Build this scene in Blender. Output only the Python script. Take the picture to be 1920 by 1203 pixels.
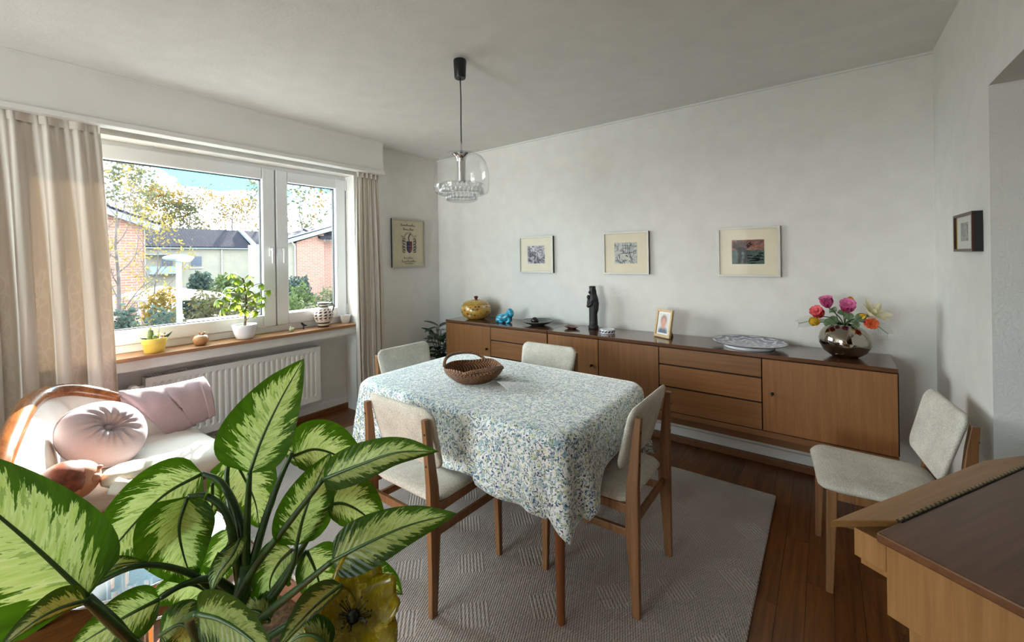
import bpy, math, random
from mathutils import Vector, Matrix
random.seed(7)
PI = math.pi
sc = bpy.context.scene
C = sc.collection
for o in list(bpy.data.objects): bpy.data.objects.remove(o)

# ------------------------------------------------------------------ camera
FPX, PX, PY = 777.5, 960.0, 483.5          # focal length and principal point in 1920x1203 pixels
YAW, ROLL = math.radians(-37.03), math.radians(-0.85)
CAM = Vector((0, 0, 1.40))
fw = Vector((math.sin(YAW), math.cos(YAW), 0))
r0 = Vector((math.cos(YAW), -math.sin(YAW), 0)); u0 = Vector((0, 0, 1))
RT = r0*math.cos(ROLL) + u0*math.sin(ROLL)
UP = -r0*math.sin(ROLL) + u0*math.cos(ROLL)
cd = bpy.data.cameras.new('camera'); cam = bpy.data.objects.new('camera', cd); C.objects.link(cam)
cam.matrix_world = Matrix(((RT.x, UP.x, -fw.x, CAM.x), (RT.y, UP.y, -fw.y, CAM.y), (RT.z, UP.z, -fw.z, CAM.z), (0, 0, 0, 1)))
cd.sensor_fit = 'HORIZONTAL'; cd.sensor_width = 36; cd.lens = 36*FPX/1920
cd.shift_y = -(601.5-PY)/1920; cd.clip_start = 0.02; cd.clip_end = 500
sc.camera = cam
def ray(x, y): return RT*((x-PX)/FPX) - UP*((y-PY)/FPX) + fw
def dep(x, y, d): return CAM + ray(x, y)*d
def at(x, y, ax, v):
    d = ray(x, y); i = 'xyz'.index(ax); return CAM + d*((v-CAM[i])/d[i])

# ------------------------------------------------------------------ sky, sun, daylight
SKY = 13.5
w = bpy.data.worlds.new('world'); sc.world = w; w.use_nodes = True
nt = w.node_tree; N = nt.nodes; N.clear()
tc = N.new('ShaderNodeTexCoord'); sep = N.new('ShaderNodeSeparateXYZ'); nt.links.new(tc.outputs['Generated'], sep.inputs[0])
grad = N.new('ShaderNodeValToRGB'); nt.links.new(sep.outputs['Z'], grad.inputs[0])
grad.color_ramp.elements[0].position = 0.0; grad.color_ramp.elements[0].color = (.40, .52, .58, 1)
grad.color_ramp.elements[1].position = 0.07; grad.color_ramp.elements[1].color = (.026, .21, .30, 1)
mp = N.new('ShaderNodeMapping'); mp.inputs['Scale'].default_value = (1.6, 1.6, 5.5); mp.inputs['Location'].default_value = (.55, 0, .3); nt.links.new(tc.outputs['Generated'], mp.inputs[0])
cn = N.new('ShaderNodeTexNoise'); cn.inputs['Scale'].default_value = 1.7; cn.inputs['Detail'].default_value = 5; nt.links.new(mp.outputs[0], cn.inputs['Vector'])
cr = N.new('ShaderNodeValToRGB'); nt.links.new(cn.outputs[0], cr.inputs[0])
cr.color_ramp.elements[0].position = .38; cr.color_ramp.elements[1].position = .62
mx = N.new('ShaderNodeMixRGB'); nt.links.new(cr.outputs[0], mx.inputs[0]); nt.links.new(grad.outputs[0], mx.inputs[1]); mx.inputs[2].default_value = (.80, .78, .76, 1)
bg = N.new('ShaderNodeBackground'); bg.inputs[1].default_value = SKY; nt.links.new(mx.outputs[0], bg.inputs[0])
wo = N.new('ShaderNodeOutputWorld'); nt.links.new(bg.outputs[0], wo.inputs[0])

def light(name, kind, loc, direction, energy, color=(1, 1, 1), size=None):
    l = bpy.data.lights.new(name, kind); l.energy = energy; l.color = color
    o = bpy.data.objects.new(name, l); C.objects.link(o); o.location = loc
    o.rotation_euler = Vector(direction).to_track_quat('-Z', 'Y').to_euler()
    if kind == 'SUN': l.angle = math.radians(.8)
    if size: l.shape = 'RECTANGLE'; l.size, l.size_y = size
    return o
light('sun', 'SUN', (-8, 5, 8), (1, -.62, -.62), 22.0, (1, .95, .88))
# sky portal at the invented door behind the camera, added for fill light
pd = light('fill_door_portal', 'AREA', (-2.2, -3.52, 1.25), (0, 1, 0), 1, (1, 1, 1), (1.7, 2.2)); pd.data.cycles.is_portal = True
pl = light('window_portal', 'AREA', (-3.60, 1.24, 1.52), (1, 0, 0), 1, (1, 1, 1), (1.9, 1.3)); pl.data.cycles.is_portal = True

sc.view_settings.view_transform = 'Standard'; sc.view_settings.look = 'None'
sc.view_settings.exposure = 1.05; sc.view_settings.gamma = 1; sc.view_settings.use_curve_mapping = False
sc.cycles.use_denoising = True
sc.cycles.max_bounces = 10; sc.cycles.diffuse_bounces = 6; sc.cycles.transparent_max_bounces = 24
sc.cycles.sample_clamp_indirect = 6; sc.cycles.caustics_reflective = False; sc.cycles.caustics_refractive = False

# ------------------------------------------------------------------ materials
def lin(c):
    if isinstance(c, str): c = tuple(int(c[i:i+2], 16) for i in (0, 2, 4))
    return tuple(((v/255)/12.92 if v/255 <= .04045 else ((v/255+.055)/1.055)**2.4) for v in c) + (1,)
class NT:
    def __init__(s, name):
        s.m = bpy.data.materials.new(name); s.m.use_nodes = True; s.t = s.m.node_tree; s.n = s.t.nodes; s.n.clear()
        s.out = s.n.new('ShaderNodeOutputMaterial')
    def new(s, kind, **kw):
        n = s.n.new('ShaderNode'+kind)
        for k, v in kw.items(): setattr(n, k, v)
        return n
    def link(s, a, b): s.t.links.new(a, b)
    def coord(s, which='Object', scale=(1, 1, 1), rot=(0, 0, 0), loc=(0, 0, 0)):
        c = s.new('TexCoord'); m = s.new('Mapping'); s.link(c.outputs[which], m.inputs[0])
        m.inputs['Scale'].default_value = scale; m.inputs['Rotation'].default_value = rot; m.inputs['Location'].default_value = loc
        return m.outputs[0]
    def noise(s, vec, scale, detail=3, rough=.5, dist=0):
        n = s.new('TexNoise'); s.link(vec, n.inputs['Vector']); n.inputs['Scale'].default_value = scale
        n.inputs['Detail'].default_value = detail; n.inputs['Roughness'].default_value = rough; n.inputs['Distortion'].default_value = dist
        return n.outputs[0]
    def ramp(s, fac, stops, const=False):
        r = s.new('ValToRGB'); s.link(fac, r.inputs[0]); e = r.color_ramp
        if const: e.interpolation = 'CONSTANT'
        while len(e.elements) < len(stops): e.elements.new(.5)
        for el, (p, c) in zip(e.elements, stops):
            el.position = p; el.color = lin(c) if not (isinstance(c, tuple) and len(c) == 4) else c
        return r.outputs[0]
    def math(s, op, a, b=None, clamp=False):
        n = s.new('Math', operation=op, use_clamp=clamp)
        for i, v in enumerate((a, b)):
            if v is None: continue
            if isinstance(v, (int, float)): n.inputs[i].default_value = v
            else: s.link(v, n.inputs[i])
        return n.outputs[0]
    def mix(s, fac, a, b):
        n = s.new('MixRGB')
        for i, v in enumerate((fac, a, b)):
            if isinstance(v, (int, float)): n.inputs[i].default_value = v
            elif isinstance(v, (str, tuple)): n.inputs[i].default_value = lin(v) if not (isinstance(v, tuple) and len(v) == 4) else v
            else: s.link(v, n.inputs[i])
        return n.outputs[0]
    def bsdf(s, color, rough=.5, metal=0, bump=None, bstr=.2, bdist=.01, spec=.5, coat=0):
        b = s.new('BsdfPrincipled')
        if isinstance(color, (str, tuple)): b.inputs['Base Color'].default_value = lin(color) if not (isinstance(color, tuple) and len(color) == 4) else color
        else: s.link(color, b.inputs['Base Color'])
        if isinstance(rough, (int, float)): b.inputs['Roughness'].default_value = rough
        else: s.link(rough, b.inputs['Roughness'])
        b.inputs['Metallic'].default_value = metal; b.inputs['Specular IOR Level'].default_value = spec; b.inputs['Coat Weight'].default_value = coat
        b.inputs['Coat Roughness'].default_value = .15
        if bump is not None:
            u = s.new('Bump'); u.inputs['Strength'].default_value = bstr; u.inputs['Distance'].default_value = bdist
            s.link(bump, u.inputs['Height']); s.link(u.outputs[0], b.inputs['Normal'])
        return b.outputs[0]
    def done(s, sh): s.link(sh, s.out.inputs[0]); return s.m
def plain(name, c, rough=.5, metal=0, var=0, vs=20, bstr=0, bs=60, spec=.5, coat=0):
    t = NT(name); v = t.coord(); col = c
    if var:
        n = t.noise(v, vs, 4); d = tuple(int(max(0, min(255, x*(1-var)))) for x in c); e = tuple(int(max(0, min(255, x*(1+var)))) for x in c)
        col = t.ramp(n, [(.3, d), (.7, e)])
    bump = t.noise(v, bs, 4) if bstr else None
    return t.done(t.bsdf(col, rough, metal, bump, bstr, .004, spec, coat))
def wood(name, a, b, axis=0, rough=.42, fine=1, coat=0, rnd=False, grain=18):
    t = NT(name); s = [grain*3, grain*3, grain*3]; s[axis] = grain*.12
    v = t.coord('Object', tuple(s))
    if rnd:
        oi = t.new('ObjectInfo'); ad = t.new('VectorMath', operation='ADD'); t.link(v, ad.inputs[0]); mu = t.new('VectorMath', operation='SCALE')
        cb = t.new('CombineXYZ'); [t.link(oi.outputs['Random'], cb.inputs[i]) for i in range(3)]
        t.link(cb.outputs[0], mu.inputs[0]); mu.inputs['Scale'].default_value = 77; t.link(mu.outputs[0], ad.inputs[1]); v = ad.outputs[0]
    n = t.noise(v, 1, 5, .6, .4); n2 = t.noise(v, 6, 2)
    k = t.math('ADD', t.math('MULTIPLY', n, .8), t.math('MULTIPLY', n2, .2))
    col = t.ramp(k, [(.32, a), (.68, b)])
    if rnd:
        h = t.new('HueSaturation'); t.link(col, h.inputs['Color']); t.link(t.math('ADD', t.math('MULTIPLY', oi.outputs['Random'], .35), .82), h.inputs['Value']); col = h.outputs[0]
    return t.done(t.bsdf(col, rough, 0, k, .05, .002, .5, coat))
M = {}
def plaster(name, c, scale, strength):
    t = NT(name); v = t.coord(); a = t.noise(v, scale, 4, .6); b = t.noise(v, scale*.12, 2)
    return t.done(t.bsdf(t.ramp(b, [(.3, tuple(int(x*.975) for x in c)), (.7, c)]), .9, 0, a, strength, .006, .2))
M['wall'] = plaster('wall_plaster', (226, 224, 219), 75, .55)
M['ceiling'] = plaster('ceiling_plaster', (224, 223, 219), 60, .18)
M['white'] = plain('white_lacquer', (228, 227, 224), .35)
M['pelmet'] = plain('pelmet_paint', (224, 222, 217), .6, 0, .015, 3)
M['upvc'] = plain('window_white', (232, 234, 236), .28)
M['plank'] = wood('parquet_oak', (88, 49, 19), (132, 82, 37), 1, .36, rnd=True, coat=.15)
M['sub'] = plain('parquet_joint', (40, 22, 10), .8)
M['skirt'] = wood('skirting_wood', (92, 52, 22), (128, 80, 40), 1, .4)
M['sideb'] = wood('sideboard_wood', (122, 78, 40), (146, 98, 54), 2, .42, rnd=True)
M['sidebh'] = wood('drawer_wood', (122, 78, 40), (146, 98, 54), 0, .42, rnd=True)
M['sidetop'] = wood('sideboard_top', (78, 48, 30), (104, 68, 46), 0, .16, coat=.5)
M['dark'] = plain('dark_gap', (30, 18, 10), .8)
M['chairw'] = wood('chair_wood', (112, 76, 46), (150, 108, 70), 2, .4)
M['tablew'] = wood('table_wood', (112, 62, 30), (140, 82, 42), 2, .35)
M['sofaw'] = wood('sofa_wood', (96, 50, 22), (168, 104, 52), 0, .22, coat=.5, grain=9)
M['darkw'] = wood('dark_wood', (48, 22, 14), (80, 36, 22), 2, .35)
M['pianow'] = wood('piano_wood', (138, 94, 50), (164, 118, 70), 2, .4)
M['pianof'] = wood('piano_flap', (150, 106, 60), (176, 130, 80), 0, .38)
M['pianol'] = wood('piano_lid', (92, 56, 32), (116, 74, 44), 0, .33)
M['sillw'] = wood('sill_wood', (136, 92, 56), (166, 120, 78), 1, .4)
def fabric(name, c, var=.06, bs=260, bstr=.5):
    t = NT(name); v = t.coord(); n = t.noise(v, bs, 3, .7); m = t.noise(v, 12, 2)
    col = t.ramp(t.math('ADD', t.math('MULTIPLY', n, .75), t.math('MULTIPLY', m, .25)), [(.25, tuple(int(x*(1-var)) for x in c)), (.75, tuple(min(255, int(x*(1+var))) for x in c))])
    return t.done(t.bsdf(col, .95, 0, n, bstr, .002, .15))
M['chairf'] = fabric('chair_boucle', (206, 199, 188), .26, 230, 1.0)
M['sofaf'] = fabric('sofa_linen', (226, 222, 214), .05)
M['sofag'] = fabric('sofa_front_cloth', (150, 132, 124), .05)
M['mauve'] = fabric('mauve_cotton', (190, 174, 178), .03, 120, .15)
M['mauve2'] = fabric('mauve_pillow', (182, 160, 164), .04, 120, .15)
M['black'] = plain('black_plastic', (16, 16, 17), .35)
M['blackcl'] = plain('black_clay', (22, 22, 24), .55, 0, .2, 40, .3, 90)
M['chrome'] = plain('chrome', (225, 226, 228), .08, 1)
M['alu'] = plain('silver_frame', (176, 173, 164), .5, .6)
M['frameblack'] = plain('frame_edge_black', (12, 11, 11), .5)
M['silver'] = plain('tinted_mirror_glaze', (166, 158, 146), .07, 1)
M['passe'] = plain('mat_board', (222, 212, 188), .8, 0, .02, 5)
M['steel'] = plain('radiator_enamel', (226, 224, 219), .32)
def thin_glass(name, tint=(1, 1, 1, 1), rough=.02, mx=1.0, ior=1.45):
    t = NT(name); tr = t.new('BsdfTransparent'); tr.inputs[0].default_value = tint
    g = t.new('BsdfGlossy'); g.inputs['Roughness'].default_value = rough; lw = t.new('LayerWeight'); fr = t.math('ADD', t.math('MULTIPLY', t.math('POWER', lw.outputs['Facing'], 5), .75), ((ior-1)/(ior+1))**2)
    m = t.new('MixShader'); t.link(t.math('MINIMUM', t.math('MULTIPLY', fr, mx), 1.0), m.inputs[0]); t.link(tr.outputs[0], m.inputs[1]); t.link(g.outputs[0], m.inputs[2])
    return t.done(m.outputs[0])
M['pane'] = thin_glass('window_pane', (.97, .985, .98, 1), mx=.6)
M['pglass'] = thin_glass('picture_glass', mx=.07)
M['lampglass'] = thin_glass('lamp_glass', (.97, .975, .975, 1), mx=1.2)
M['rodglass'] = thin_glass('pressed_glass', (.93, .935, .94, 1), mx=2.2, ior=1.5)
M['tableglass'] = thin_glass('table_glass', (.90, .96, .97, 1), rough=.35, mx=1.3)

# ------------------------------------------------------------------ mesh helpers
class MB:
    def __init__(s): s.v = []; s.f = []; s.uv = None
    def add(s, vs, fs):
        b = len(s.v); s.v += [tuple(x) for x in vs]; s.f += [tuple(i+b for i in f) for f in fs]; return s
    def box(s, x0, x1, y0, y1, z0, z1):
        return s.add([(x, y, z) for z in (z0, z1) for y in (y0, y1) for x in (x0, x1)], [(0, 2, 3, 1), (4, 5, 7, 6), (0, 1, 5, 4), (2, 6, 7, 3), (0, 4, 6, 2), (1, 3, 7, 5)])
    def quad(s, a, b, c, d): return s.add([a, b, c, d], [(0, 1, 2, 3)])
    def lathe(s, prof, n=28, c=(0, 0, 0), f=None, cap=True):
        vs = []
        for r, z in prof:
            for k in range(n):
                a = 2*PI*k/n; p = (c[0]+r*math.cos(a), c[1]+r*math.sin(a), c[2]+z); vs.append(f(p, a) if f else p)
        fs = [(i*n+k, i*n+(k+1) % n, (i+1)*n+(k+1) % n, (i+1)*n+k) for i in range(len(prof)-1) for k in range(n)]
        if cap:
            if prof[0][0] > 1e-5: fs.append(tuple(range(n-1, -1, -1)))
            if prof[-1][0] > 1e-5: fs.append(tuple((len(prof)-1)*n+k for k in range(n)))
        return s.add(vs, fs)
    def tube(s, pts, r, n=8, cap=True, flat=None):
        pts = [Vector(p) for p in pts]; m = len(pts); rs = r if isinstance(r, (list, tuple)) else [r]*m
        vs = []; ref = None
        for i, p in enumerate(pts):
            t = (pts[min(i+1, m-1)]-pts[max(i-1, 0)]).normalized()
            if ref is None:
                ref = Vector((0, 0, 1)) if abs(t.z) < .9 else Vector((1, 0, 0))
            a = (ref - t*ref.dot(t)).normalized(); b = t.cross(a); ref = a
            for k in range(n):
                q = 2*PI*k/n; vs.append(p + (a*math.cos(q) + b*math.sin(q)*(flat or 1))*rs[i])
        fs = [(i*n+k, i*n+(k+1) % n, (i+1)*n+(k+1) % n, (i+1)*n+k) for i in range(m-1) for k in range(n)]
        if cap: fs += [tuple(range(n-1, -1, -1)), tuple((m-1)*n+k for k in range(n))]
        return s.add(vs, fs)
    def loft(s, secs):                       # list of rings with the same count
        n = len(secs[0]); vs = [p for q in secs for p in q]
        fs = [(i*n+k, i*n+(k+1) % n, (i+1)*n+(k+1) % n, (i+1)*n+k) for i in range(len(secs)-1) for k in range(n)]
        return s.add(vs, fs + [tuple(range(n-1, -1, -1)), tuple((len(secs)-1)*n+k for k in range(n))])
    def bar(s, secs):                        # rectangular bar through (centre, half x, half y) sections
        return s.loft([[(c[0]-a, c[1]-b, c[2]), (c[0]+a, c[1]-b, c[2]), (c[0]+a, c[1]+b, c[2]), (c[0]-a, c[1]+b, c[2])] for c, a, b in secs])
    def beam(s, p, q, w, h, up=(0, 0, 1)):   # rectangular beam from p to q
        p = Vector(p); q = Vector(q); t = (q-p).normalized(); up = Vector(up); x = t.cross(up).normalized(); y = x.cross(t)
        return s.loft([[c+x*(w/2)*i+y*(h/2)*j for i, j in ((-1, -1), (1, -1), (1, 1), (-1, 1))] for c in (p, q)])
    def prism(s, poly, z0, z1):
        n = len(poly); vs = [(x, y, z0) for x, y in poly]+[(x, y, z1) for x, y in poly]
        return s.add(vs, [tuple(range(n-1, -1, -1)), tuple(range(n, 2*n))]+[(k, (k+1) % n, n+(k+1) % n, n+k) for k in range(n)])
    def grid(s, fn, nu, nv, closed_u=False):
        vs = [fn(i/(nu if closed_u else nu-1), j/(nv-1)) for j in range(nv) for i in range(nu)]
        fs = [(j*nu+i, j*nu+(i+1) % nu, (j+1)*nu+(i+1) % nu, (j+1)*nu+i) for j in range(nv-1) for i in range(nu if closed_u else nu-1)]
        return s.add(vs, fs)
    def ball(s, c, r, n=14, m=9):
        rr = r if isinstance(r, (tuple, list)) else (r, r, r); vs = []
        for j in range(m+1):
            t = PI*j/m
            for k in range(n): a = 2*PI*k/n; vs.append((c[0]+rr[0]*math.sin(t)*math.cos(a), c[1]+rr[1]*math.sin(t)*math.sin(a), c[2]-rr[2]*math.cos(t)))
        return s.add(vs, [(j*n+k, j*n+(k+1) % n, (j+1)*n+(k+1) % n, (j+1)*n+k) for j in range(m) for k in range(n)])
    def xf(s, fn): s.v = [tuple(fn(Vector(p))) for p in s.v]; return s
    def mesh(s, name, m, smooth):
        me = bpy.data.meshes.new(name); me.from_pydata(s.v, [], s.f)
        if s.uv:
            l = me.uv_layers.new()
            for i, lp in enumerate(me.loops): l.data[i].uv = s.uv[lp.vertex_index]
        for mm in (m if isinstance(m, list) else [m]): me.materials.append(mm)
        if smooth: me.polygons.foreach_set('use_smooth', [True]*len(me.polygons))
        me.update(); return me
def obj(name, mb, m, parent=None, smooth=False, bevel=0, sub=0, solid=0, loc=None, kind=None):
    me = mb.mesh(name, m if not isinstance(m, str) else M[m], smooth) if isinstance(mb, MB) else mb
    o = bpy.data.objects.new(name, me); C.objects.link(o)
    if parent: o.parent = parent
    if loc: o.location = loc
    if solid: q = o.modifiers.new('solidify', 'SOLIDIFY'); q.thickness = solid; q.offset = 0
    if bevel: q = o.modifiers.new('bevel', 'BEVEL'); q.width = bevel; q.segments = 2; q.limit_method = 'ANGLE'; q.angle_limit = .6
    if sub: q = o.modifiers.new('subsurf', 'SUBSURF'); q.levels = sub; q.render_levels = sub
    if smooth == 'auto':
        me.set_sharp_from_angle(angle=.6)
    if kind: o['kind'] = kind
    return o
def tag(o, label, cat, group=None):
    o['label'] = label; o['category'] = cat
    if group: o['group'] = group
    return o
def thing(name, label, cat, loc=(0, 0, 0), rz=0, group=None):
    o = bpy.data.objects.new(name, None); C.objects.link(o); o.location = loc; o.rotation_euler = (0, 0, rz); o.empty_display_size = .1
    return tag(o, label, cat, group)
def struct(name, mb, m, parent=None, **k):
    o = obj(name, mb, m, parent, **k)
    if not parent: o['kind'] = 'structure'
    return o
def dup(root, loc, rz, label, group=None):
    r = root.copy(); C.objects.link(r); r.location = loc; r.rotation_euler = (0, 0, rz); r['label'] = label
    if group: r['group'] = group
    for ch in list(root.children):
        c = ch.copy(); C.objects.link(c); c.parent = r
        for g in list(ch.children):
            d = g.copy(); C.objects.link(d); d.parent = c
    return r
def spline(pts, n=8):                        # Catmull-Rom through points (any dimension)
    P = [Vector(p) for p in pts]; out = []
    for i in range(len(P)-1):
        a = P[i-1] if i else P[0]*2-P[1]; b = P[i]; c = P[i+1]; d = P[i+2] if i+2 < len(P) else P[-1]*2-P[-2]
        for k in range(n):
            t = k/n; out.append(.5*((2*b)+(c-a)*t+(2*a-5*b+4*c-d)*t*t+(3*b-a-3*c+d)*t**3))
    return out+[P[-1]]
def rrect(w, h, r, n=5, cx=0, cy=0):
    out = []
    for sx, sy, a0 in ((1, 1, 0), (-1, 1, 90), (-1, -1, 180), (1, -1, 270)):
        for k in range(n+1):
            a = math.radians(a0+90*k/n); out.append((cx+sx*(w/2-r)+r*math.cos(a), cy+sy*(h/2-r)+r*math.sin(a)))
    return out
def pad(outline, th, deform=None, rings=(0, .35, .65, .85, .95, 1.0), pw=6):   # upholstered slab over a 2D outline
    n = len(outline); cx = sum(p[0] for p in outline)/n; cy = sum(p[1] for p in outline)/n; vs = []; fs = []
    layers = [(s, 1) for s in rings]+[(s, -1) for s in reversed(rings[:-1])]
    for s, sg in layers:
        z = sg*th/2*(max(0, 1-s**pw))**.5
        for x, y in outline: vs.append((cx+(x-cx)*max(s, .001), cy+(y-cy)*max(s, .001), z))
    for i in range(len(layers)-1):
        for k in range(n): fs.append((i*n+k, i*n+(k+1) % n, (i+1)*n+(k+1) % n, (i+1)*n+k))
    m = MB().add(vs, [tuple(reversed(f)) for f in fs])
    if deform: m.xf(deform)
    return m
# ------------------------------------------------------------------ the room shell
XL, XR, YB, ZC = -3.49, .489, 3.25, 2.51
NB = -3.67                                   # back of the radiator niche
WY0, WY1, WZ0, WZ1 = .25, 2.20, .82, 2.19    # window opening
wl = MB()
wl.box(-3.78, XL, WY1, YB+.2, 0, ZC)
wl.box(-3.78, XL, WY0-.02, WY1, WZ1, ZC)
wl.box(-3.78, XL, -.75, WY0, 0, ZC)
wl.box(-3.78, NB, WY0, WY1, 0, .795)
wl.box(NB, -3.455, WY0, WY1, .73, .795)
wl.box(-3.78, XL, -3.7, -.75, 0, ZC)
struct('wall_left', wl, 'wall')
struct('wall_back', MB().box(-3.78, 2.7, YB, YB+.2, 0, ZC), 'wall')
wr = MB(); wr.box(XR, XR+.28, 2.285, YB, 0, ZC); wr.box(XR, XR+.28, -3.5, 2.285, 2.01, ZC); wr.box(XR, XR+.28, -3.5, -.6, 0, 2.01)
struct('wall_right', wr, 'wall')
wf = MB(); wf.box(2.5, 2.7, -3.7, YB, 0, ZC); struct('wall_hall', wf, 'wall')
wq = MB(); wq.box(-3.78, -3.1, -3.7, -3.5, 0, ZC); wq.box(-1.25, 2.5, -3.7, -3.5, 0, ZC); wq.box(-3.1, -1.25, -3.7, -3.5, 2.35, ZC); wq.box(-3.1, -1.25, -3.7, -3.5, 0, .15)
struct('wall_rear', wq, 'wall')
struct('ceiling', MB().box(-3.78, 2.7, -3.7, YB+.2, ZC, ZC+.12), 'ceiling')
fl = struct('floor', MB().box(-3.78, 2.7, -3.7, YB+.2, -.15, -.012), 'sub')
pw, plen = .092, .80
pm = MB().box(0, pw-.0012, 0, 1, -.012, 0).mesh('plank', M['plank'], False)
x = -3.665; i = 0
while x < .86:
    y = .1 - plen*((i*.37) % 1)
    while y < YB:
        a, b = max(y, .1), min(y+plen, YB)
        if b-a > .03:
            o = obj('plank', pm, None, fl, loc=(x, a, 0)); o.scale = (1, b-a-.0012, 1)
        y += plen
    x += pw; i += 1
struct_rest = obj('plank', MB().box(-3.665, 2.5, -3.5, .1, -.012, -.0005).box(x, 2.5, .1, YB, -.012, -.0005), 'plank', fl, kind='stuff')
# skirtings: a white board with a brown wooden moulding in front
def skirting(name, p0, p1, nrm):
    p0 = Vector(p0); p1 = Vector(p1); n = Vector(nrm)
    b = struct(name, MB().beam(p0+n*.008+Vector((0, 0, .055)), p1+n*.008+Vector((0, 0, .055)), .016, .11), 'white', bevel=.003)
    obj('moulding', MB().beam(p0+n*.026+Vector((0, 0, .026)), p1+n*.026+Vector((0, 0, .026)), .02, .052), 'skirt', b, bevel=.006)
skirting('baseboard_back', (XL+.04, YB, 0), (XR-.04, YB, 0), (0, -1, 0))
skirting('baseboard_right', (XR, 2.30, 0), (XR, YB-.04, 0), (-1, 0, 0))
skirting('baseboard_niche', (NB, WY0, 0), (NB, WY1-.0, 0), (1, 0, 0))
skirting('baseboard_left', (XL, WY1+.02, 0), (XL, YB, 0), (1, 0, 0))
# thin plaster bead where ceiling and back wall meet
struct('trim_1', MB().beam((XL, YB-.006, ZC-.006), (XR, YB-.006, ZC-.006), .012, .012), 'ceiling')

# window_1: outer frame, two sashes with panes and lever handles, wooden sill
win = bpy.data.objects.new('window_1', None); C.objects.link(win); win['kind'] = 'structure'; win.location = (0, 0, 0)
def ring(y0, y1, z0, z1, fw_, x0, x1, fb=None):
    m = MB(); fb = fb or fw_
    m.box(x0, x1, y0, y0+fw_, z0, z1); m.box(x0, x1, y1-fw_, y1, z0, z1); m.box(x0, x1, y0+fw_, y1-fw_, z1-fw_, z1); m.box(x0, x1, y0+fw_, y1-fw_, z0, z0+fb); return m
obj('frame', ring(WY0, WY1, WZ0, WZ1, .035, -3.72, -3.635, .05), 'upvc', win, bevel=.004)
obj('mullion', MB().box(-3.72, -3.66, 1.535, 1.59, WZ0+.05, WZ1-.035), 'upvc', win)
M['gasket'] = plain('gasket_rubber', (22, 24, 28), .6)
for (a, b, hy) in ((WY0+.03, 1.558, 1.523), (1.568, WY1-.012, 1.612)):
    s = obj('sash', ring(a, b, .873, 2.162, .095, -3.70, -3.62), 'upvc', win, bevel=.008)
    obj('gasket', ring(a+.094, b-.094, .967, 2.068, .007, -3.682, -3.655), 'gasket', s)
    obj('pane', MB().box(-3.672, -3.668, a+.096, b-.096, .969, 2.066), 'pane', s)
    h = obj('handle', MB().box(-3.62, -3.608, hy-.016, hy+.016, 1.44, 1.515).box(-3.608, -3.575, hy-.009, hy+.009, 1.49, 1.508).box(-3.585, -3.570, hy-.010, hy+.010, 1.385, 1.508), 'upvc', s, bevel=.004)
obj('hinge_cap', MB().box(-3.632, -3.612, 2.188, 2.199, 2.06, 2.15), 'upvc', win, bevel=.003)
obj('hinge_cap', MB().box(-3.632, -3.612, 2.188, 2.199, .90, .99), 'upvc', win, bevel=.003)
obj('sill', MB().box(-3.66, -3.425, WY0-.005, WY1-.003, .796, .82), 'sillw', win, bevel=.003)
# invented patio door behind the camera, an added opening that lets in fill
w3 = bpy.data.objects.new('fill_door_1', None); C.objects.link(w3); w3['kind'] = 'structure'
m = MB(); m.box(-3.1, -3.04, -3.6, -3.53, .15, 2.35); m.box(-1.31, -1.25, -3.6, -3.53, .15, 2.35); m.box(-3.04, -1.31, -3.6, -3.53, 2.28, 2.35); m.box(-3.04, -1.31, -3.6, -3.53, .15, .24)
obj('frame', m, 'upvc', w3); obj('pane', MB().box(-3.04, -1.31, -3.568, -3.562, .24, 2.28), 'pane', w3)

# curtain pelmet
pe = thing('curtain_pelmet', 'long white boxed curtain pelmet under the ceiling above the window', 'pelmet', (-3.33, 2.0, 2.2))
def loc(mb, o): 
    l = o.location.copy(); mb.v = [(p[0]-l.x, p[1]-l.y, p[2]-l.z) for p in mb.v]; return mb
obj('front_board', loc(MB().box(-3.34, -3.322, -3.0, 2.405, 2.235, ZC-.012), pe), 'pelmet', pe)
obj('end_board', loc(MB().box(XL+.001, -3.34, 2.387, 2.405, 2.235, ZC-.012), pe), 'pelmet', pe)
obj('batten', loc(MB().box(-3.40, -3.308, -3.0, 2.419, 2.205, 2.235).box(XL+.001, -3.40, 2.375, 2.419, 2.205, 2.235), pe), 'pelmet', pe, bevel=.003)
obj('top_bead', loc(MB().box(-3.34, -3.314, -3.0, 2.411, ZC-.012, ZC-.001).box(XL+.001, -3.34, 2.387, 2.411, ZC-.012, ZC-.001), pe), 'pelmet', pe)
obj('curtain_track', loc(MB().box(-3.44, -3.40, -3.0, 2.37, 2.215, 2.24), pe), 'white', pe)

# radiator in the niche
ra = thing('radiator', 'white ribbed panel radiator in the niche under the window sill', 'radiator', (-3.56, 1.28, .19))
ry0, ry1, rz0, rz1, rx = .71, 1.865, .19, .655, -3.515
m = MB(); npitch = 28; p = (ry1-ry0-.05)/npitch; prof = []
yy = ry0+.025
prof = [(ry0, 0)]
for k in range(npitch):
    b = yy+k*p; prof += [(b+.002, 0), (b+p*.22, -.009), (b+p*.5, -.009), (b+p*.72, 0)]
prof.append((ry1, 0))
zs = [(rz0, None), (rz0+.045, 0), (rz0+.06, 1), (rz1-.05, 1), (rz1-.035, 0), (rz1, None)]
vs = [(rx+(d if s else 0)*(1 if s else 0), y, z) for z, s in zs for y, d in prof]; n = len(prof)
m.add(vs, [(j*n+i, j*n+i+1, (j+1)*n+i+1, (j+1)*n+i) for j in range(len(zs)-1) for i in range(n-1)])
obj('front_panel', loc(m, ra), 'steel', ra)
obj('side_cover', loc(MB().box(rx-.10, rx, ry0-.003, ry0, rz0, rz1), ra), 'steel', ra)
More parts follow.
